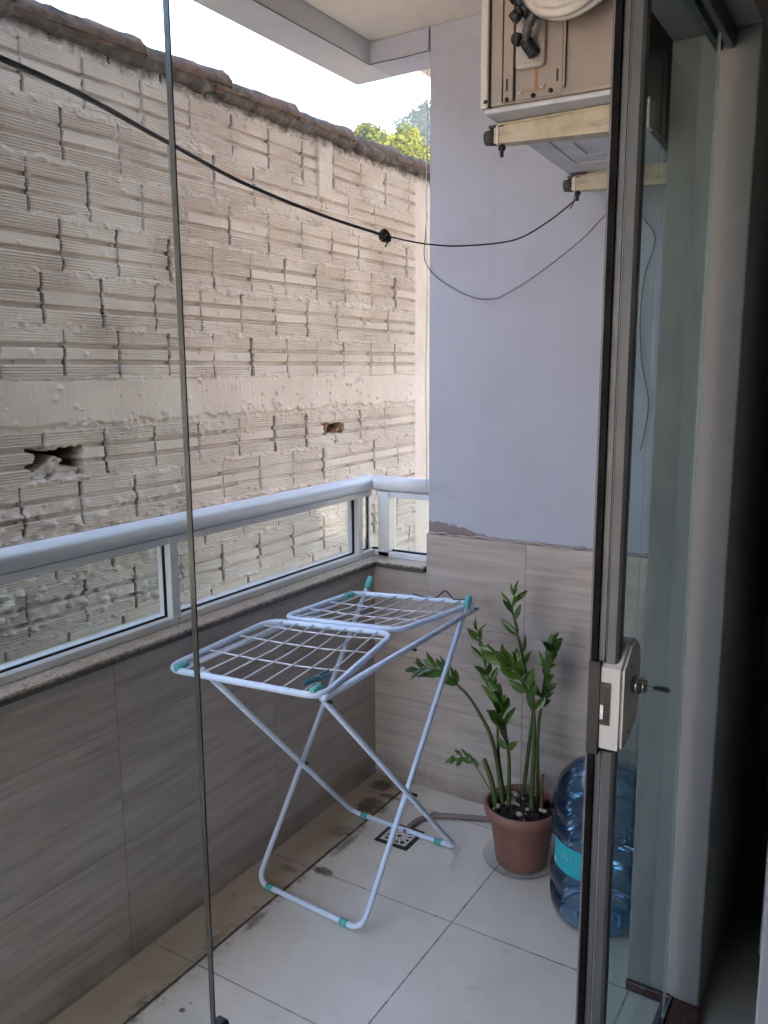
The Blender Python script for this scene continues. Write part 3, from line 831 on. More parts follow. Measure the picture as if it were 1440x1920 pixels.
m = MB(); m.tube([(-1.583, 2.505, .842), (-1.583, 2.503, .842)], .0035, 8); under(m.build('screw', MT['black']), p)
spans = [(-2.0, -.55), (-.52, .5), (.53, 1.517), (1.547, 2.421), (2.447, 2.512)]
for a, b in spans:
    m = MB(); m.box(-1.643, -1.637, a+.002, b-.002, .848, 1.052); pn = under(m.build('glass_panel', MT['glass_rail']), rl)
    m = MB(); t_ = .0022
    m.box(-1.645, -1.635, a, b, .848, .848+t_*1.4); m.box(-1.645, -1.635, a, b, 1.0505-t_, 1.0505)
    m.box(-1.645, -1.635, b-t_*.9, b, .848, 1.05); under(m.build('gasket', MT['gasket']), pn)
m = MB(); m.box(-1.541, -1.364, 2.531, 2.537, .848, 1.052); pn = under(m.build('glass_panel', MT['glass_rail']), rl)
m = MB(); m.box(-1.541, -1.364, 2.526, 2.542, 1.0475, 1.0505); under(m.build('gasket', MT['gasket']), pn)
m = MB(); m.box(-1.541, -1.364, 2.526, 2.542, .848, .852); under(m.build('gasket', MT['gasket']), pn)
m = MB(); m.box(-1.63, -1.589, 2.531, 2.537, .848, 1.052); pn = under(m.build('glass_panel', MT['glass_rail']), rl)
m = MB(); m.box(-1.63, -1.589, 2.526, 2.542, .848, .853); under(m.build('gasket', MT['gasket']), pn)

# facade wall between room and balcony, with the door opening
fw = thing('wall', 'white painted wall pier at the right jamb of the sliding door', 'wall', (-.37, 1.9, 0))
m = MB(); m.cbox(-.457, -.289, 1.85, 3.0, 0, 2.155, .004); m.box(-.457, -.289, -2.5, 3.0, 2.156, 2.56); m.box(-.457, -.289, -2.5, -.75, 0, 2.155)
under(m.build('painted_plaster', MT['white_plaster']), fw)
m = MB(); m.cbox(-.4565, -.352, 1.838, 1.8495, .0005, .024, .002); under(m.build('foot_strip', MT['sill']), fw)  # dark strip along the foot of the pier
# rest of the room
m = MB(); m.box(2.79, 2.9, -2.6, 3.1, -.3, 2.65); struct(m.build('room_wall', MT['room']))
m = MB(); m.box(-.457, 2.78, -2.58, -2.5, -.3, 2.65); struct(m.build('room_wall', MT['room']))
m = MB(); m.box(-.457, 2.78, 2.99, 3.09, -.3, 2.65); struct(m.build('room_wall', MT['room']))
m = MB(); m.cbox(-.344, -.280, -.75, 1.848, 0, .020, .003); tag(m.build('door_sill', MT['sill']), 'dark red granite door sill on the floor under the sliding glass', 'door sill')

# ------------------------------------------------------------------ sliding glass door
# top and bottom tracks
tk = thing('door_track', 'aluminium overhead track with a dark slot for the sliding glass leaves', 'door track', (-.36, 1.0, 2.1))
m = MB(); m.box(-.372, -.360, -.75, 1.848, 2.118, 2.155); m.box(-.349, -.337, -.75, 1.848, 2.118, 2.155); under(m.build('side_rail', MT['stile']), tk)
m = MB(); m.box(-.360, -.349, -.75, 1.848, 2.150, 2.155); under(m.build('track_slot', MT['stile_dark']), tk)
bt = MB(); bt.box(-.368, -.356, -.75, 1.84, .0005, .018); bt.box(-.352, -.346, -.75, 1.84, .0005, .026); tag(bt.build('floor_track', MT['stile']), 'low aluminium floor rail beside the dark red sill', 'floor rail')

# leaf with the stile and lock
rd = thing('glass_door', 'sliding glass door leaf seen nearly edge-on, with grey aluminium stile, lock and key', 'door', (-.345, 1.2, .03))
m = MB(); m.box(-.3495, -.3455, 1.222, 1.752, .036, 2.14); under(m.build('glass_pane', MT['glass_right']), rd)
m = MB(); m.box(-.3500, -.3450, 1.7525, 1.756, .036, 2.14); under(m.build('glass_edge', MT['edge_bright']), rd)
st_poly = [(-.358, 1.180), (-.347, 1.180), (-.3465, 1.183), (-.344, 1.1795), (-.331, 1.1805), (-.3265, 1.184), (-.3255, 1.190), (-.3285, 1.204), (-.334, 1.228), (-.360, 1.228)]
m = MB(); m.prism(st_poly, .036, .9245, 'z'); under(m.build('stile', MT['stile']), rd)
m = MB(); m.prism(st_poly, 1.0655, 2.14, 'z'); under(m.build('stile', MT['stile']), rd)
m = MB(); m.prism([(-.360, 1.186), (-.331, 1.186), (-.331, 1.228), (-.360, 1.228)], .925, 1.065, 'z'); under(m.build('stile', MT['stile']), rd)
m = MB(); m.box(-.366, -.3562, 1.174, 1.20, .036, 2.14); under(m.build('rubber_seal', MT['gasket']), rd)
m = MB(); m.box(-.3705, -.3665, 1.179, 1.20, .036, 2.14); under(m.build('seal_lip', MT['lip']), rd)
m = MB(); m.tube([(-.3355, 1.2285, .036), (-.3355, 1.2285, 2.14)], .0022, 6); under(m.build('glazing_bead', MT['gasket']), rd)
m = MB(); m.tube([(-.3445, 1.1792, 1.08), (-.3445, 1.1792, 2.13)], .0011, 6); m.tube([(-.3445, 1.1792, .04), (-.3445, 1.1792, .92)], .0011, 6)
under(m.build('stile_ridge', simple('ridge_highlight', (.32, .33, .34), .4, .2), ), rd)  # paler than the stile: the ridge's highlight is put into its colour
# lock body: a case with chamfered corners on the room side, its edge plate facing the opening
lk = [(1.174, .932), (1.186, .928), (1.222, .932), (1.262, .955), (1.272, .975), (1.272, 1.055), (1.262, 1.082), (1.240, 1.092), (1.215, 1.090), (1.174, 1.060)]
m = MB()
bm = bmesh.new()
va = [bm.verts.new((-.349, a, b)) for a, b in lk]; vb = [bm.verts.new((-.3155, a, b)) for a, b in lk]
bm.faces.new(va); bm.faces.new(list(reversed(vb)))
for i in range(len(lk)): bm.faces.new((va[i], vb[i], vb[(i+1) % len(lk)], va[(i+1) % len(lk)]))
bmesh.ops.bevel(bm, geom=[e for e in bm.edges if all(abs(v.co.x+.3155) < 1e-4 for v in e.verts)], offset=.005, segments=3, affect='EDGES')
bm.verts.index_update()
m.add([v.co[:] for v in bm.verts], [[v.index for v in f.verts] for f in bm.faces]); bm.free()
lo = under(m.build('lock_case', MT['lock']), rd)
m = MB(); m.box(-.367, -.350, 1.170, 1.20, .921, 1.068); under(m.build('strike_edge', MT['black']), lo)
m = MB(); m.box(-.350, -.334, 1.1722, 1.1745, .970, 1.037); under(m.build('latch_plate', simple('dark_bronze', (.06, .05, .042), .4, .6)), lo)
m = MB(); m.box(-.349, -.3365, 1.1712, 1.1724, .976, 1.031); under(m.build('latch_slot', MT['black']), lo)
m = MB(); m.box(-.3475, -.3425, 1.1685, 1.1713, .980, 1.003); under(m.build('latch_bolt', MT['chrome']), lo)
m = MB(); m.tube([(-.3165, 1.228, 1.022), (-.3015, 1.228, 1.022)], .0135, 24); m.tube([(-.3016, 1.228, 1.022), (-.2955, 1.228, 1.022)], .0100, 20)
under(m.build('key_cylinder', MT['chrome']), lo)
m = MB(); m.cbox(-.296, -.284, 1.2255, 1.2305, 1.0208, 1.0232, .0008)
kb = [(-.285+.0125*(1-math.cos(a)), 1.228+.0095*math.sin(a)) for a in [2*math.pi*k/18 for k in range(18)]]
m.prism(kb, 1.0206, 1.0234, 'z'); under(m.build('key', MT['keym']), lo)
for yy, zz in ((1.212, 1.055), (1.212, .950)):
    m = MB(); m.tube([(-.3157, yy, zz), (-.3148, yy, zz)], .0028, 10); under(m.build('screw', MT['black']), lo)

# the other leaf, frameless edge
ld = thing('glass_door', 'frameless tinted sliding glass leaf covering the left of the view', 'door', (-.36, 0, .03))
m = MB(); m.box(-.3620, -.3580, -.74, .3550, .036, 2.14); under(m.build('glass_pane', MT['glass_left']), ld)
m = MB(); m.box(-.3620, -.3580, .3551, .3562, .036, 2.14); under(m.build('glass_edge', MT['glass_edge']), ld)
m = MB(); m.cbox(-.365, -.355, .3566, .3665, .90, 1.0635, .002); under(m.build('strike_box', MT['black']), ld)

# ------------------------------------------------------------------ dark room at the right
wd = thing('wardrobe', 'dark tall wardrobe standing in the gloom behind the door pier', 'wardrobe', (.2, 2.3, 0))
m = MB(); m.cbox(-.185, .75, 2.02, 2.6, .08, 2.2, .004); under(m.build('carcass', MT['wardrobe']), wd)
m = MB(); m.cbox(-.178, .27, 2.003, 2.0195, .10, 2.18, .003); m.cbox(.276, .742, 2.003, 2.0195, .10, 2.18, .003); under(m.build('door', MT['wardrobe']), wd)
m = MB(); m.box(-.16, .72, 2.05, 2.58, 0, .08); under(m.build('plinth', MT['black']), wd)
pn = MB(); pn.cbox(-.108, .40, 1.20, 1.225, .0, 1.95, .004); tag(pn.build('panel', MT['panel']), 'pale bluish upright panel at the bottom right edge, inside the dark room', 'panel')

# ------------------------------------------------------------------ clothes drying rack
def build_rack():
    rk = thing('drying_rack', 'small white folding clothes drying rack with turquoise caps, standing on the balcony floor', 'drying rack', (-1.3, 1.9, 0))
    NL = Vector((-1.525, 1.400, .760)); NR = Vector((-1.085, 1.462, .754)); FR = Vector((-1.098, 2.315, .768)); FL = Vector((-1.505, 2.215, .768))
    nFR = Vector((-1.150, 1.890, .776)); nFL = Vector((-1.520, 1.805, .779))
    fNR = Vector((-1.150, 1.915, .778)); fNL = Vector((-1.503, 1.842, .781))
    r = .0085
    def tray(a, b, c, d, nx, crosses):
        m = MB(); m.tube(round_poly([a, b, c, d], .05, 6), r, 10, closed=True)
        fr = under(m.build('tray_frame', MT['rack']), rk)
        m = MB()
        for i in range(nx):
            s = (i+.9)/(nx+.8)
            p, q = a.lerp(b, s), d.lerp(c, s)
            sag = Vector((0, 0, -.003))
            m.tube([p+Vector((0, 0, .004)), p.lerp(q, .5)+sag, q+Vector((0, 0, .004))], .0021, 6)
        for s in crosses:
            p, q = a.lerp(d, s), b.lerp(c, s)
            m.tube([p+Vector((0, 0, .0)), p.lerp(q, .33)+Vector((0, 0, -.005)), p.lerp(q, .66)+Vector((0, 0, -.006)), q+Vector((0, 0, .0))], .0021, 6)
        under(m.build('wires', MT['wire']), fr)
    tray(NL, NR, nFR, nFL, 7, (.36, .66, .90))
    tray(fNL, fNR, FR, FL, 7, (.12, .34, .62))
    # long main rails the legs are hinged to
    for a, b in ((NL+Vector((.004, .03, -.014)), FL+Vector((.0, -.02, -.012))), (NR+Vector((-.004, .01, -.008)), FR+Vector((.008, -.01, -.012)))):
        m = MB(); m.tube([a, b], .0085, 10); under(m.build('side_rail', MT['rack']), rk)
    # U-shaped legs, crossing
    u1 = [(-1.478, 2.278, .800), (-1.502, 1.690, .010), (-1.118, 1.668, .010), (-1.100, 2.262, .792)]
    u2 = [(-1.478, 1.478, .742), (-1.485, 2.165, .010), (-1.080, 2.152, .010), (-1.096, 1.480, .744)]
    for u in (u1, u2):
        m = MB(); m.tube(round_poly(u, .045, 7, closed=False), .0082, 10); lg = under(m.build('leg_frame', MT['rack']), rk)
        p, q = Vector(u[1]), Vector(u[2])
        for s in (.13, .84):
            m = MB(); a = p.lerp(q, s); d = (q-p).normalized()*.012; m.tube([a-d, a+d], .0102, 12); under(m.build('foot_pad', MT['teal']), lg)
    for c, ax in (((-1.478, 2.278, .800), (u1[0], u1[1])), ((-1.100, 2.262, .792), (u1[3], u1[2]))):
        a = Vector(ax[0]); d = (Vector(ax[1])-a).normalized()
        m = MB(); m.tube([a-d*.008, a+d*.030], .0108, 12); m.ball(a-d*.006, .0108); under(m.build('end_cap', MT['teal']), rk)
    for c, dv in ((NR+Vector((-.028, .012, .008)), (NR-nFR)), (NL+Vector((.035, .012, .006)), (NL-nFL)), (FL+Vector((.012, -.03, .004)), (FL-fNL))):
        d = dv.normalized()*.022
        m = MB(); m.tube([c-d*1.2, c+d*.2], .009, 12); m.ball(c+d*.25, .0115); under(m.build('hinge_knob', MT['teal']), rk)
    for x, z in ((-1.489, .298), (-1.099, .303)):
        m = MB(); m.tube([(x-.012, 1.905, z), (x+.017, 1.905, z)], .0042, 8); under(m.build('pivot_bolt', MT['black']), rk)
    for p in (FR+Vector((.012, -.035, -.008)), NR.lerp(FR, .5)+Vector((.010, 0, -.018)), NR+Vector((.004, .028, -.02))):
        m = MB(); m.tube([p-Vector((.006, 0, 0)), p+Vector((.006, 0, 0))], .004, 8); under(m.build('rivet', MT['black']), rk)
    return rk
build_rack()
# clothes peg clipped near the hinge
pg = thing('clothes_peg', 'dark teal clothes peg clipped on the near tray of the drying rack', 'clothes peg', (-1.135, 1.515, .768))
pg.rotation_euler = (R(8), R(-12), R(50))
m = MB(); m.cbox(-.034, .034, -.005, -.0005, .0, .009, .001); m.build('jaw', MT['dark_teal'], pg)
m = MB(); m.prism([(-.034, .004), (.034, .010), (.034, .017), (.004, .013), (-.034, .008)], .0005, .006, 'y'); m.build('jaw', MT['dark_teal'], pg)
m = MB(); m.tube([(.004+.006*math.cos(a), -.008+.0022*a, .008+.006*math.sin(a)) for a in np.linspace(0, 6.2, 16)], .0011, 5); m.build('spring', MT['chrome'], pg)
# dark cord tied along the far edge
m = MB()
pts = [(-1.30, 2.262, .782), (-1.26, 2.272, .775), (-1.225, 2.281, .776), (-1.205, 2.286, .795), (-1.192, 2.288, .800), (-1.178, 2.291, .786), (-1.165, 2.294, .776), (-1.13, 2.303, .778)]
m.tube(smooth_path(pts, 6), .0022, 6); tag(m.build('cord', MT['cable']), 'dark looped cord tied along the far edge of the drying rack', 'cord')

# ------------------------------------------------------------------ pot plant
PX, PY = -.882, 2.205
sa = MB(); sa.lathe([(.085, .0005), (.100, .001), (.114, .012), (.118, .022), (.1165, .022), (.112, .012), (.098, .0035), (.02, .003)], 48, (PX, PY, .001), cap=False)
tag(sa.build('plant_saucer', MT['saucer']), 'clear plastic saucer under the terracotta plant pot', 'saucer')
pt = thing('potted_plant', 'green leafy plant with upright stems in a terracotta coloured plastic pot', 'potted plant', (PX, PY, .005))
m = MB(); m.lathe([(.0, .0), (.072, .0), (.078, .006), (.098, .150), (.1015, .152), (.113, .160), (.1165, .172), (.117, .186), (.113, .193), (.106, .191), (.101, .17), (.098, .155), (.0, .15)], 56, (0, 0, 0), cap=False)
m.build('pot', MT['pot'], pt)
rng = random.Random(12)
m = MB(); bm = bmesh.new(); bmesh.ops.create_circle(bm, cap_ends=True, radius=.1, segments=40); bm.free()
n = 28; vs = []; fs = []
for i in range(n+1):
    for j in range(n+1):
        a = (i/n*2-1); b = (j/n*2-1); rr = max(abs(a), abs(b)); L = math.hypot(a, b) or 1
        x, y = a/L*rr*.1005, b/L*rr*.1005
        vs.append((x, y, .166+.018*(1-rr*rr)+rng.uniform(-.005, .005)))
for i in range(n):
    for j in range(n): fs.append((i*(n+1)+j, (i+1)*(n+1)+j, (i+1)*(n+1)+j+1, i*(n+1)+j+1))
m.add(vs, fs, False); m.build('soil', MT['soil'], pt)
for k in range(46):
    a = rng.uniform(0, 6.28); q = math.sqrt(rng.random())*.092; s = rng.uniform(.004, .0115)
    m = MB(); m.ball((q*math.cos(a), q*math.sin(a), .170+.016*(1-(q/.1)**2)+s*.4), s, rng.uniform(.8, 1.3), rng.uniform(.8, 1.2), rng.uniform(.6, .9), 1)
    m.build('pebble', MT['pebble'] if rng.random() < .62 else MT['soil'], pt)
m = MB()
for k in range(70):                      # dry bits and old leaf bases round the stems
    a = rng.uniform(0, 6.28); q = abs(rng.gauss(0, .04)); x, y = q*math.cos(a)+.0, q*math.sin(a)
    d = Vector((rng.gauss(0, 1), rng.gauss(0, 1), abs(rng.gauss(.6, .7)))).normalized()*rng.uniform(.008, .03)
    m.tube([(x, y, .18), (x+d.x, y+d.y, .18+d.z)], .0012, 4, rs=[.0018, .0006])
m.build('dry_litter', MT['old_stem'], pt)['kind'] = 'stuff'

def leaflet(mb, base, d, nrm, L, W, curl=.12):
    d = d.normalized(); s = d.cross(nrm).normalized(); nrm = s.cross(d).normalized()
    prof = [(0, .06), (.12, .42), (.3, .88), (.5, 1.0), (.7, .80), (.87, .42), (1, .02)]
    vs = []; fs = []
    for t, wv in prof:
        c = base + d*(L*t) - nrm*(curl*L*t*t)
        for q, lift in ((-1, .10), (-.5, .035), (0, 0), (.5, .035), (1, .10)):
            vs.append(c + s*(W*.5*wv*q) + nrm*(W*lift*wv*1.6))
    for i in range(len(prof)-1):
        for j in range(4): fs.append((i*5+j, i*5+j+1, i*5+6+j, i*5+5+j))
    mb.add(vs, fs, True)

STEMS = [  # path, base radius, tip radius, leaf start fraction, leaf pairs, leaf length, width, material
    ([(-.950,2.170,.160),(-.968,2.170,.250),(-.992,2.170,.314),(-.997,2.170,.325)], .0125, .0085, 2, 0, 0, 0),
    ([(-.972,2.165,.230),(-1.005,2.160,.282),(-1.028,2.155,.309),(-1.055,2.150,.323),(-1.092,2.145,.308)], .0022, .0012, .30, 4, .042, .020),
    ([(-.936,2.190,.150),(-.961,2.190,.313),(-.985,2.185,.403),(-1.022,2.18,.468),(-1.058,2.175,.517),(-1.086,2.17,.541),(-1.128,2.165,.576),(-1.180,2.16,.582),(-1.225,2.155,.574)], .0105, .0022, .62, 7, .062, .028),
    ([(-.917,2.180,.150),(-.918,2.180,.324),(-.928,2.175,.416),(-.944,2.17,.490),(-.954,2.165,.560)], .0095, .0028, .34, 11, .066, .034),
    ([(-.936,2.210,.150),(-.963,2.210,.304),(-.971,2.212,.398),(-.977,2.215,.475),(-.994,2.215,.536),(-1.020,2.218,.604),(-1.041,2.22,.685),(-1.048,2.22,.712)], .0075, .0020, .50, 9, .058, .026),
    ([(-.904,2.250,.150),(-.882,2.250,.373),(-.873,2.252,.500),(-.901,2.255,.597),(-.924,2.258,.677),(-.941,2.26,.737),(-.951,2.26,.790),(-.946,2.26,.830)], .0095, .0022, .44, 8, .066, .024),
    ([(-.852,2.200,.150),(-.848,2.200,.402),(-.855,2.195,.522),(-.889,2.185,.599),(-.928,2.175,.649),(-.968,2.168,.668)], .0105, .0025, .34, 13, .066, .034),
    ([(-.851,2.260,.150),(-.860,2.260,.375),(-.851,2.262,.506),(-.841,2.265,.605),(-.829,2.266,.674),(-.823,2.267,.695)], .0088, .0022, .36, 11, .058, .027),
    ([(-.824,2.220,.160),(-.827,2.220,.24),(-.824,2.220,.297)], .0085, .006, 2, 0, 0, 0)]
rng = random.Random(77)
for si, (path, r0, r1, st, npair, LL, WW) in enumerate(STEMS):
    P = [p-Vector((PX, PY, .005)) for p in smooth_path(path, 6)]
    N = len(P); m = MB()
    m.tube(P, r0, 9, rs=[.76*(r0+(r1-r0)*(i/(N-1))**.8) for i in range(N)])
    sm_ = m.build('stem', MT['old_stem'] if si == 8 else MT['stem'], pt)
    if npair:
        npair = int(npair*1.3)
        m = MB(); s_ang = rng.uniform(0, 3.14)
        # leaf plane mostly facing the light and the room
        face = Vector((-.55+rng.uniform(-.35, .35), -.75, .45+rng.uniform(-.2, .2)))
        for k in range(npair):
            f = st+(1-st)*(k+.4)/npair; idx = min(int(f*(N-1)), N-2); fr = f*(N-1)-idx
            p = P[idx].lerp(P[idx+1], fr); t = (P[idx+1]-P[idx]).normalized()
            side = t.cross(face).normalized()
            sc_ = (.72+.5*math.sin(math.pi*min(1, .25+.75*k/npair)))*rng.uniform(.85, 1.12)
            for q in (-1, 1):
                if rng.random() < .06: continue
                rot = Matrix.Rotation(rng.gauss(0, .8), 3, t)
                d = rot @ (side*q*rng.uniform(.62, .95) + t*rng.uniform(.75, 1.25))
                nr = rot @ (t.cross(side*q)*q + Vector((0, 0, .15)) + Vector((rng.gauss(0, .2),)*3))
                if nr.dot(Vector((0, -.4, 1))) < 0: nr = -nr
                leaflet(m, p, d, nr, LL*sc_*.86, WW*sc_*.70, rng.uniform(.02, .22))
        t = (P[-1]-P[-3]).normalized(); leaflet(m, P[-1]-t*.004, t, face, LL*.8, WW*.75, .1)
        m.build('foliage', MT['leaf'], sm_, fix=False)

# ------------------------------------------------------------------ water bottle
JX, JY = -.606, 2.10
jg = thing('water_bottle', 'big translucent blue water bottle standing on the floor beside the plant pot', 'water bottle', (JX, JY, 0))
prof = [(.02, .004), (.105, .0), (.120, .006), (.131, .022), (.136, .045), (.136, .068), (.128, .078), (.124, .086), (.128, .094), (.136, .104), (.1365, .128),
        (.131, .140), (.1275, .150), (.1275, .240), (.132, .250), (.1365, .260), (.1365, .276), (.127, .286), (.1255, .294), (.131, .303), (.1365, .313), (.1365, .338), (.131, .350), (.1245, .357),
        (.1265, .364), (.124, .378), (.112, .402), (.092, .424), (.066, .440), (.040, .449), (.030, .454), (.028, .462), (.028, .480)]
m = MB(); m.lathe(prof, 64, cap=False); m.build('bottle_body', MT['jug'], jg)
m = MB(); m.lathe([(.0295, .464), (.0305, .466), (.0305, .489), (.028, .492), (.0, .492)], 32, cap=False); m.build('cap', simple('bottle_cap', (.05, .14, .38), .4), jg)
lbm = simple('turquoise_paper_label', (.015, .36, .42), .45, 0, .12, 14)
m = MB(); a0, a1 = R(-148), R(-70); n = 36; vs = []; fs = []
for i in range(n+1):
    a = a0+(a1-a0)*i/n
    for z, rr in ((.156, .1285), (.236, .1285)): vs.append((rr*math.cos(a), rr*math.sin(a), z))
for i in range(n): fs.append((2*i, 2*i+2, 2*i+3, 2*i+1))
m.add(vs, fs, True); lab = m.build('paper_label', lbm, jg)
def on_label(mb, ang, z, w, h, r=.1291, skew=0):
    vs = []
    for q in (0, 1):
        for (a, zz) in ((ang, z), (ang+w/r, z)):
            vs.append((r*math.cos(a), r*math.sin(a), zz+q*h))
    mb.add(vs, [(0, 1, 3, 2)])
m = MB(); on_label(m, a0+.02, .163, .017, .013); m.build('label_patch', simple('label_white_print', (.62, .55, .56), .5), lab)
# faint pale lettering on the label: N A T
m = MB(); A = R(-124); sW = .0016
def stroke(p, q):
    P = []
    for (u, v) in (p, q): P.append(Vector((.1296*math.cos(A+u/.128), .1296*math.sin(A+u/.128), .194+v)))
    m.tube(P, .0008, 4)
for (p, q) in (((0, 0), (0, .012)), ((0, .012), (.008, 0)), ((.008, 0), (.008, .012)),
               ((.013, 0), (.017, .012)), ((.017, .012), (.021, 0)), ((.0145, .005), (.0195, .005)),
               ((.025, .012), (.034, .012)), ((.0295, .012), (.0295, 0))): stroke(p, q)
m.build('label_lettering', simple('label_pale_print', (.30, .58, .62), .5), lab)

# ------------------------------------------------------------------ drain and hose
dr = thing('floor_drain', 'square white floor drain grate in a dark frame on the tiles', 'drain', (-1.273, 2.127, 0))
m = MB()
for (x0, x1, y0, y1) in ((-.060, .060, -.060, -.047), (-.060, .060, .047, .060), (-.060, -.047, -.047, .047), (.047, .060, -.047, .047)): m.box(x0, x1, y0, y1, .001, .005)
m.build('drain_frame', MT['iron'], dr)
m = MB(); m.box(-.047, .047, -.047, .047, .0008, .0016); m.build('drain_pit', MT['black'], dr)
m = MB()
for (x0, x1, y0, y1) in ((-.0465, .0465, -.0465, -.041), (-.0465, .0465, .041, .0465), (-.0465, -.041, -.041, .041), (.041, .0465, -.041, .041)): m.box(x0, x1, y0, y1, .0017, .0056)
for k in range(12):
    a = math.pi*2*k/12; mt = Matrix.Rotation(a, 4, 'Z'); e = min(.041/max(abs(math.cos(a)), abs(math.sin(a))), .052)
    m.box(.010, e, -.0026, .0026, .0017, .0053, mt)
for rr in (.011, .026): m.tube([(rr*math.cos(a), rr*math.sin(a), .0036) for a in [2*math.pi*k/28 for k in range(28)]], .0022, 6, closed=True)
for sx in (-1, 1):
    for sy in (-1, 1): m.prism([(sx*.041, sy*.041), (sx*.041, sy*.028), (sx*.028, sy*.041)], .0017, .0052, 'z')
m.build('drain_grate', MT['grate'], dr)
m = MB(); m.tube(smooth_path([(-1.268, 2.150, .007), (-1.266, 2.195, .011), (-1.262, 2.228, .011), (-1.246, 2.262, .0105), (-1.21, 2.295, .0105), (-1.165, 2.318, .0105), (-1.09, 2.350, .0105), (-1.0, 2.385, .0105), (-.90, 2.405, .0105), (-.76, 2.41, .0105), (-.60, 2.41, .0105)], 6), .0092, 12)
tag(m.build('drain_hose', MT['hose']), 'grey-brown hose running along the floor behind the pot to the drain', 'hose')

# ------------------------------------------------------------------ air conditioner outdoor unit
AC = thing('air_conditioner', 'beige air conditioner outdoor unit hung high, valves on its side', 'air conditioner', (-.788, 1.65, 2.03), R(3.4))
W, D, Hh = .285, .75, .49
m = MB(); m.cbox(.018, W, .004, D-.004, .0, Hh, .006); m.build('casing', MT['acpanel'], AC)
m = MB(); m.cbox(.0, .0165, -.004, D, -.002, Hh, .003); m.build('front_panel', MT['acedge'], AC)
m = MB(); m.box(.0166, .0185, .0015, D, .0, Hh); m.build('panel_gap', MT['black'], AC)
m = MB()
m.cbox(.044, .0472, -.004, .006, .006, Hh-.01, .001); m.cbox(.049, .068, -.002, .006, .004, Hh-.01, .001); m.cbox(.0685, .071, -.006, .006, .004, Hh-.01, .001)
m.cbox(.172, .177, -.005, .006, .014, Hh-.01, .0015); m.cbox(.0745, .170, .0008, .006, .004, Hh-.01, .001)
m.build('side_panel', MT['acpanel'], AC)
m = MB(); m.cbox(.0750, .137, -.010, .003, .058, .225, .008); m.build('valve_plate', MT['acgrey'], AC)
m = MB()
m.box(.0555, .0592, -.0032, -.0012, .024, .047); m.box(.1585, .1620, -.0008, .0012, .028, .050); m.box(.0712, .0742, .0002, .0025, .006, Hh-.02); m.build('slot', MT['black'], AC)
for x, z in ((.0575, .008), (.148, .012), (.112, .008), (.012, .010)):
    m = MB(); m.tube([(x, -.0045, z), (x, .002, z)], .0042, 12); m.build('screw', MT['valve'], AC)
m = MB(); m.tube([(.078, -.001, .017), (.086, -.003, .016), (.089, -.003, .022)], .0016, 6); m.build('hook', MT['acedge'], AC)
m = MB(); m.tube([(.125, -.001, .021), (.133, -.003, .021), (.137, -.003, .027)], .0016, 6); m.build('hook', MT['acedge'], AC)
def valve(parts):
    m = MB()
    for p in parts:
        if p[0] == 't': m.tube(p[1], p[2], p[3] if len(p) > 3 else 12, rs=p[4] if len(p) > 4 else None)
        else: m.ball(p[1], p[2], *p[3:])
    return m.build('service_valve', MT['valve'], AC)
valve([('t', [(.116, -.012, .082), (.108, -.028, .094), (.104, -.034, .100)], .012, 14, [.0135, .0125, .011]),
       ('t', [(.106, -.032, .098), (.094, -.038, .102)], .0088, 6), ('t', [(.096, -.037, .1015), (.086, -.040, .104)], .0122, 16),
       ('b', (.086, -.040, .104), .0115, .7, .9, .95), ('t', [(.108, -.028, .094), (.116, -.026, .078)], .0088, 6),
       ('t', [(.1145, -.026, .081), (.118, -.025, .073)], .0102, 6), ('b', (.107, -.030, .098), .0125)])
valve([('t', [(.112, -.012, .150), (.102, -.030, .160), (.098, -.036, .166)], .014, 14, [.015, .014, .012]),
       ('t', [(.100, -.034, .158), (.088, -.040, .146)], .0085, 6), ('t', [(.090, -.039, .148), (.081, -.042, .139)], .0115, 14),
       ('t', [(.098, -.036, .164), (.088, -.042, .176)], .0095, 6), ('t', [(.090, -.041, .174), (.083, -.044, .183)], .0130, 14),
       ('b', (.104, -.034, .172), .0175, 1.1, .8, .9), ('b', (.118, -.032, .160), .0135, 1.1, .8, 1.1), ('b', (.112, -.036, .186), .0165, .9, .9, 1.1),
       ('t', [(.112, -.03, .150), (.121, -.034, .141)], .0065, 8)])
m = MB(); m.tube(smooth_path([(.106, -.034, .100), (.111, -.042, .112), (.119, -.048, .127), (.131, -.050, .141), (.150, -.050, .152), (.165, -.048, .175)], 6), .0078, 10, rs=[.0085+.0012*math.sin(i*1.3) for i in range(31)]); m.build('pipe', simple('grey_copper_pipe', (.11, .115, .13), .5, .3, .4, 40, .2), AC)
# pipes bundled in crumpled plastic, rising to the wall
m = MB(); path = smooth_path([(.128, -.038, .245), (.142, -.046, .205), (.165, -.050, .180), (.200, -.048, .176), (.245, -.042, .208), (.31, -.03, .29), (.34, .0, .45)], 8)
n = 96; rings = []; rr_ = random.Random(3); ph = [rr_.uniform(0, 6.28) for _ in range(8)]
up = Vector((0, 1, 0)); vs = []; fs = []
for i, p in enumerate(path):
    t = (path[min(i+1, len(path)-1)]-path[max(i-1, 0)]).normalized(); s = t.cross(up).normalized(); b = s.cross(t)
    f = i/(len(path)-1); base = .030+.026*min(1, f*3)
    for k in range(n):
        a = 2*math.pi*k/n
        rad = base*(1+.10*math.sin(5*a+ph[0]+f*4)+.07*abs(math.sin(9*a+ph[1]-f*6))-.07*abs(math.sin(13*a+ph[2]+f*3)))
        vs.append(p + s*math.cos(a)*rad + b*math.sin(a)*rad*.75)
for i in range(len(path)-1):
    for k in range(n): fs.append((i*n+k, i*n+(k+1) % n, (i+1)*n+(k+1) % n, (i+1)*n+k))
fs.append(tuple(range(n))); m.add(vs, fs, True); m.build('wrapped_pipes', MT['wrap'], AC)
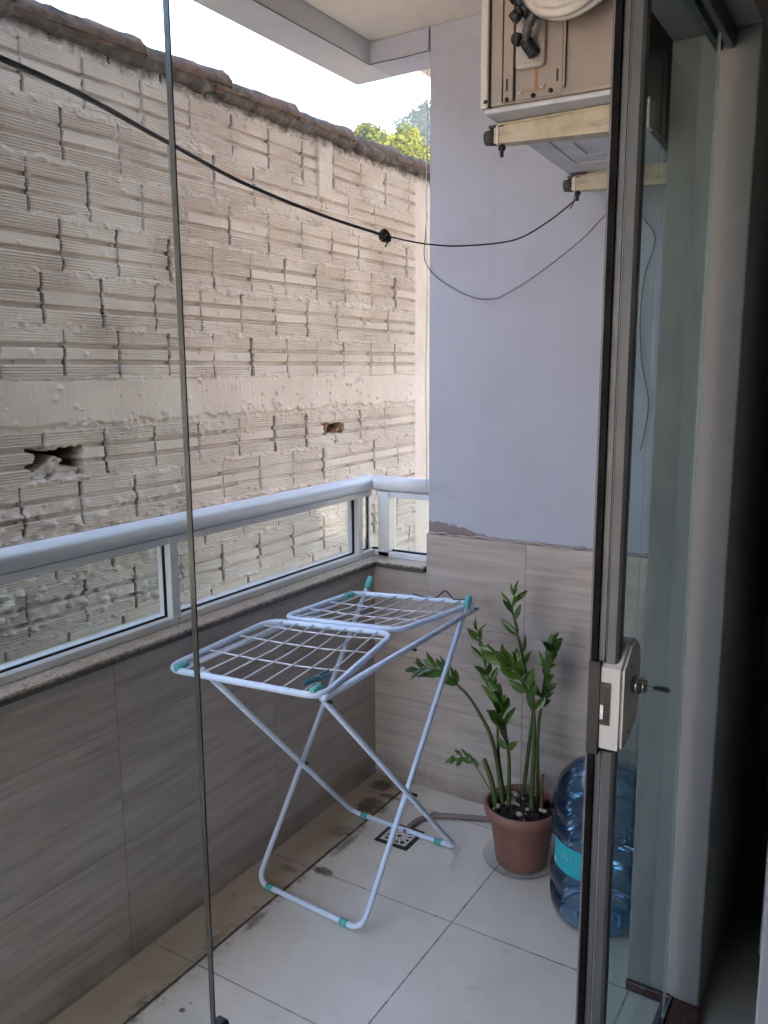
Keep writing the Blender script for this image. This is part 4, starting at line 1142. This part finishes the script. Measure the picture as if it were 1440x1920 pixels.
# pressed steel base with embossed ribs below
m = MB(); m.cbox(.006, W-.004, .004, D-.004, -.012, -.001, .004); bs = m.build('base_pan', MT['acbase'], AC)
m = MB()
for (x0, x1, y0, y1) in ((.05, .25, .20, .212), (.05, .062, .212, .50), (.05, .25, .50, .512), (.10, .25, .29, .300), (.10, .25, .42, .43), (.10, .11, .30, .42), (.08, .26, .60, .612)):
    m.cbox(x0, x1, y0, y1, -.0145, -.0118, .0013)
m.build('pressed_rib', MT['acbase'], bs)
for (x, y) in ((.20, .24), (.235, .25), (.24, .345), (.16, .24)):
    m = MB(); m.tube([(x, y, -.0135), (x, y, -.0118)], .005, 10); m.build('drain_hole', MT['black'], bs)
m = MB()
for y in (.10, .62):
    m = MB(); m.cbox(.02, .06, y-.02, y+.02, -.013-.006, -.0125, .002); m.build('rubber_foot', MT['black'], AC)

def bracket(y, z, tip, label):
    b = thing('wall_bracket', label, 'wall bracket', (-.46, y, z), R(180), 'brackets under the air conditioner')
    L = tip
    m = MB(); bm = bmesh.new()
    sec = lambda x, h0, h1, wd: [(x, -wd, h0), (x, wd, h0), (x, wd, h1), (x, -wd, h1)]
    A = sec(.0, -.050, .0, .017); B = sec(L-.055, -.037, -.001, .016); Cc = sec(L-.022, -.034, -.002, .016)
    m.add(A+B+Cc, [(0, 1, 5, 4), (1, 2, 6, 5), (2, 3, 7, 6), (3, 0, 4, 7), (4, 5, 9, 8), (5, 6, 10, 9), (6, 7, 11, 10), (7, 4, 8, 11), (0, 3, 2, 1), (8, 9, 10, 11)])
    m.build('arm', MT['bracket'], b)
    m = MB(); m.cbox(.0, L-.03, -.020, .020, -.0005, .004, .001); m.build('top_flange', MT['bracket'], b)
    m = MB(); m.tube([(L-.0205, 0, -.018), (L+.003, 0, -.018)], .017, 14, rs=[.0175, .0150]); m.cbox(L-.045, L-.010, -.0185, .0185, -.003, .003, .001); m.build('end_cap', MT['olive'], b)
    m = MB(); m.cbox(L-.034, L-.028, -.019, .019, -.038, .0, .001); m.build('clip', MT['acedge'], b)
    m = MB(); m.tube([(L-.034, 0, -.060), (L-.034, 0, .012)], .0042, 8); m.tube([(L-.034, 0, -.046), (L-.034, 0, -.038)], .0085, 6); m.build('bolt', MT['valve'], b)
    m = MB(); m.cbox(.0002, .004, -.022, .022, -.048, .004, .001); m.build('wall_plate', MT['bracket'], b)
    m = MB(); m.add([(.004, -.003, -.23), (.010, -.003, -.235), (L*.72, -.003, -.04), (L*.66, -.003, -.04), (.004, .003, -.23), (.010, .003, -.235), (L*.72, .003, -.04), (L*.66, .003, -.04)], [(0, 1, 2, 3), (7, 6, 5, 4), (0, 4, 5, 1), (1, 5, 6, 2), (2, 6, 7, 3), (3, 7, 4, 0)])
    return b
bracket(1.737, 2.012, .352, 'yellowed metal bracket under the near end of the air conditioner')
bracket(2.275, 2.010, .368, 'yellowed metal bracket under the far end of the air conditioner, nearest the lavender wall')

# ------------------------------------------------------------------ cables
cb = thing('cable', 'thick black cable hanging across the balcony, knotted near the lavender wall', 'cable', (-1.1, 1.6, 1.85))
pts = [(-.45, -.55, 1.60), (-.62, -.10, 1.755), (-.859,.600,1.835), (-1.043,1.015,1.866), (-1.127,1.288,1.863), (-1.159,1.592,1.850), (-1.144,1.849,1.835)]
m = MB(); m.tube(smooth_path(pts, 8), .0037, 8); under(m.build('insulated_length', MT['cable']), cb)
pts = [(-1.144,1.849,1.835), (-1.105,1.990,1.829), (-1.043,2.090,1.831), (-.940,2.195,1.851), (-.862,2.245,1.900), (-.797,2.272,1.953)]
m = MB(); m.tube(smooth_path(pts, 8), .0022, 7); under(m.build('thin_length', MT['cable']), cb)
m = MB(); kp = Vector((-1.144, 1.849, 1.835))
for k in range(3):
    m.tube([kp+Vector((.004*math.cos(a)+.004*(k-1), .012*math.cos(a+.5*k), .012*math.sin(a))) for a in np.linspace(0, 6.28, 14)], .0044, 7)
m.tube([kp, kp+Vector((.006, .0, -.018)), kp+Vector((-.002, .004, -.026))], .0022, 5); m.ball(kp, .009, 1.3, 1, 1, 2); under(m.build('knot', MT['cable']), cb)
pts = [(-.55,2.38,2.06), (-.64,2.395,2.005), (-.733,2.400,1.947), (-.810,2.410,1.881), (-.876,2.418,1.835), (-.976,2.424,1.774), (-1.064,2.430,1.731), (-1.108,2.433,1.718), (-1.175,2.438,1.724), (-1.253,2.444,1.757), (-1.330,2.450,1.806), (-1.364,2.449,1.86), (-1.3625,2.452,1.934), (-1.357,2.452,2.0)]
m = MB(); m.tube(smooth_path(pts, 6), .0016, 7); tag(m.build('cable', MT['thincable']), 'thin grey cable sagging against the lavender end wall, below the black one', 'cable')
m = MB(); pts = [(-1.3565+.002*math.sin(i*.9), 2.449, 2.48-i*.082) for i in range(18)]
m.tube(smooth_path(pts, 4), .0016, 6); tag(m.build('cable', MT['acedge']), 'very thin pale wire running straight down the corner edge of the lavender wall', 'cable')
m = MB(); m.tube([(-.80, 2.272, 1.965), (-.802, 2.268, 1.945), (-.81, 2.266, 1.93)], .0018, 5); tag(m.build('wire_end', MT['thincable']), 'short cut wire end dangling from the far air conditioner bracket', 'wire')

m = MB(); pts = [(-0.679,2.440,2.030), (-0.664,2.440,1.929), (-0.624,2.440,1.859), (-0.649,2.440,1.755), (-0.655,2.440,1.638), (-0.645,2.440,1.518), (-0.620,2.440,1.396), (-0.638,2.440,1.265)]
m.tube(smooth_path(pts, 6), .0017, 7); tag(m.build('cable', MT['thincable']), 'thin loose cable hanging on the lavender wall, seen through the glass of the door leaf', 'cable')

# ------------------------------------------------------------------ air
if HAZE:
    hm = bpy.data.materials.new('pale_haze'); hm.use_nodes = True
    t = hm.node_tree; t.nodes.remove(t.nodes['Principled BSDF'])
    v = t.nodes.new('ShaderNodeVolumePrincipled'); v.inputs['Color'].default_value = (.92, .96, 1, 1); v.inputs['Density'].default_value = HAZE
    v.inputs['Anisotropy'].default_value = .2
    t.links.new(v.outputs[0], t.nodes['Material Output'].inputs['Volume'])
    m = MB(); m.box(-430, 430, -430, 430, -1.35, 92); o = m.build('haze', hm); o['kind'] = 'stuff'
    sc.cycles.volume_bounces = 0
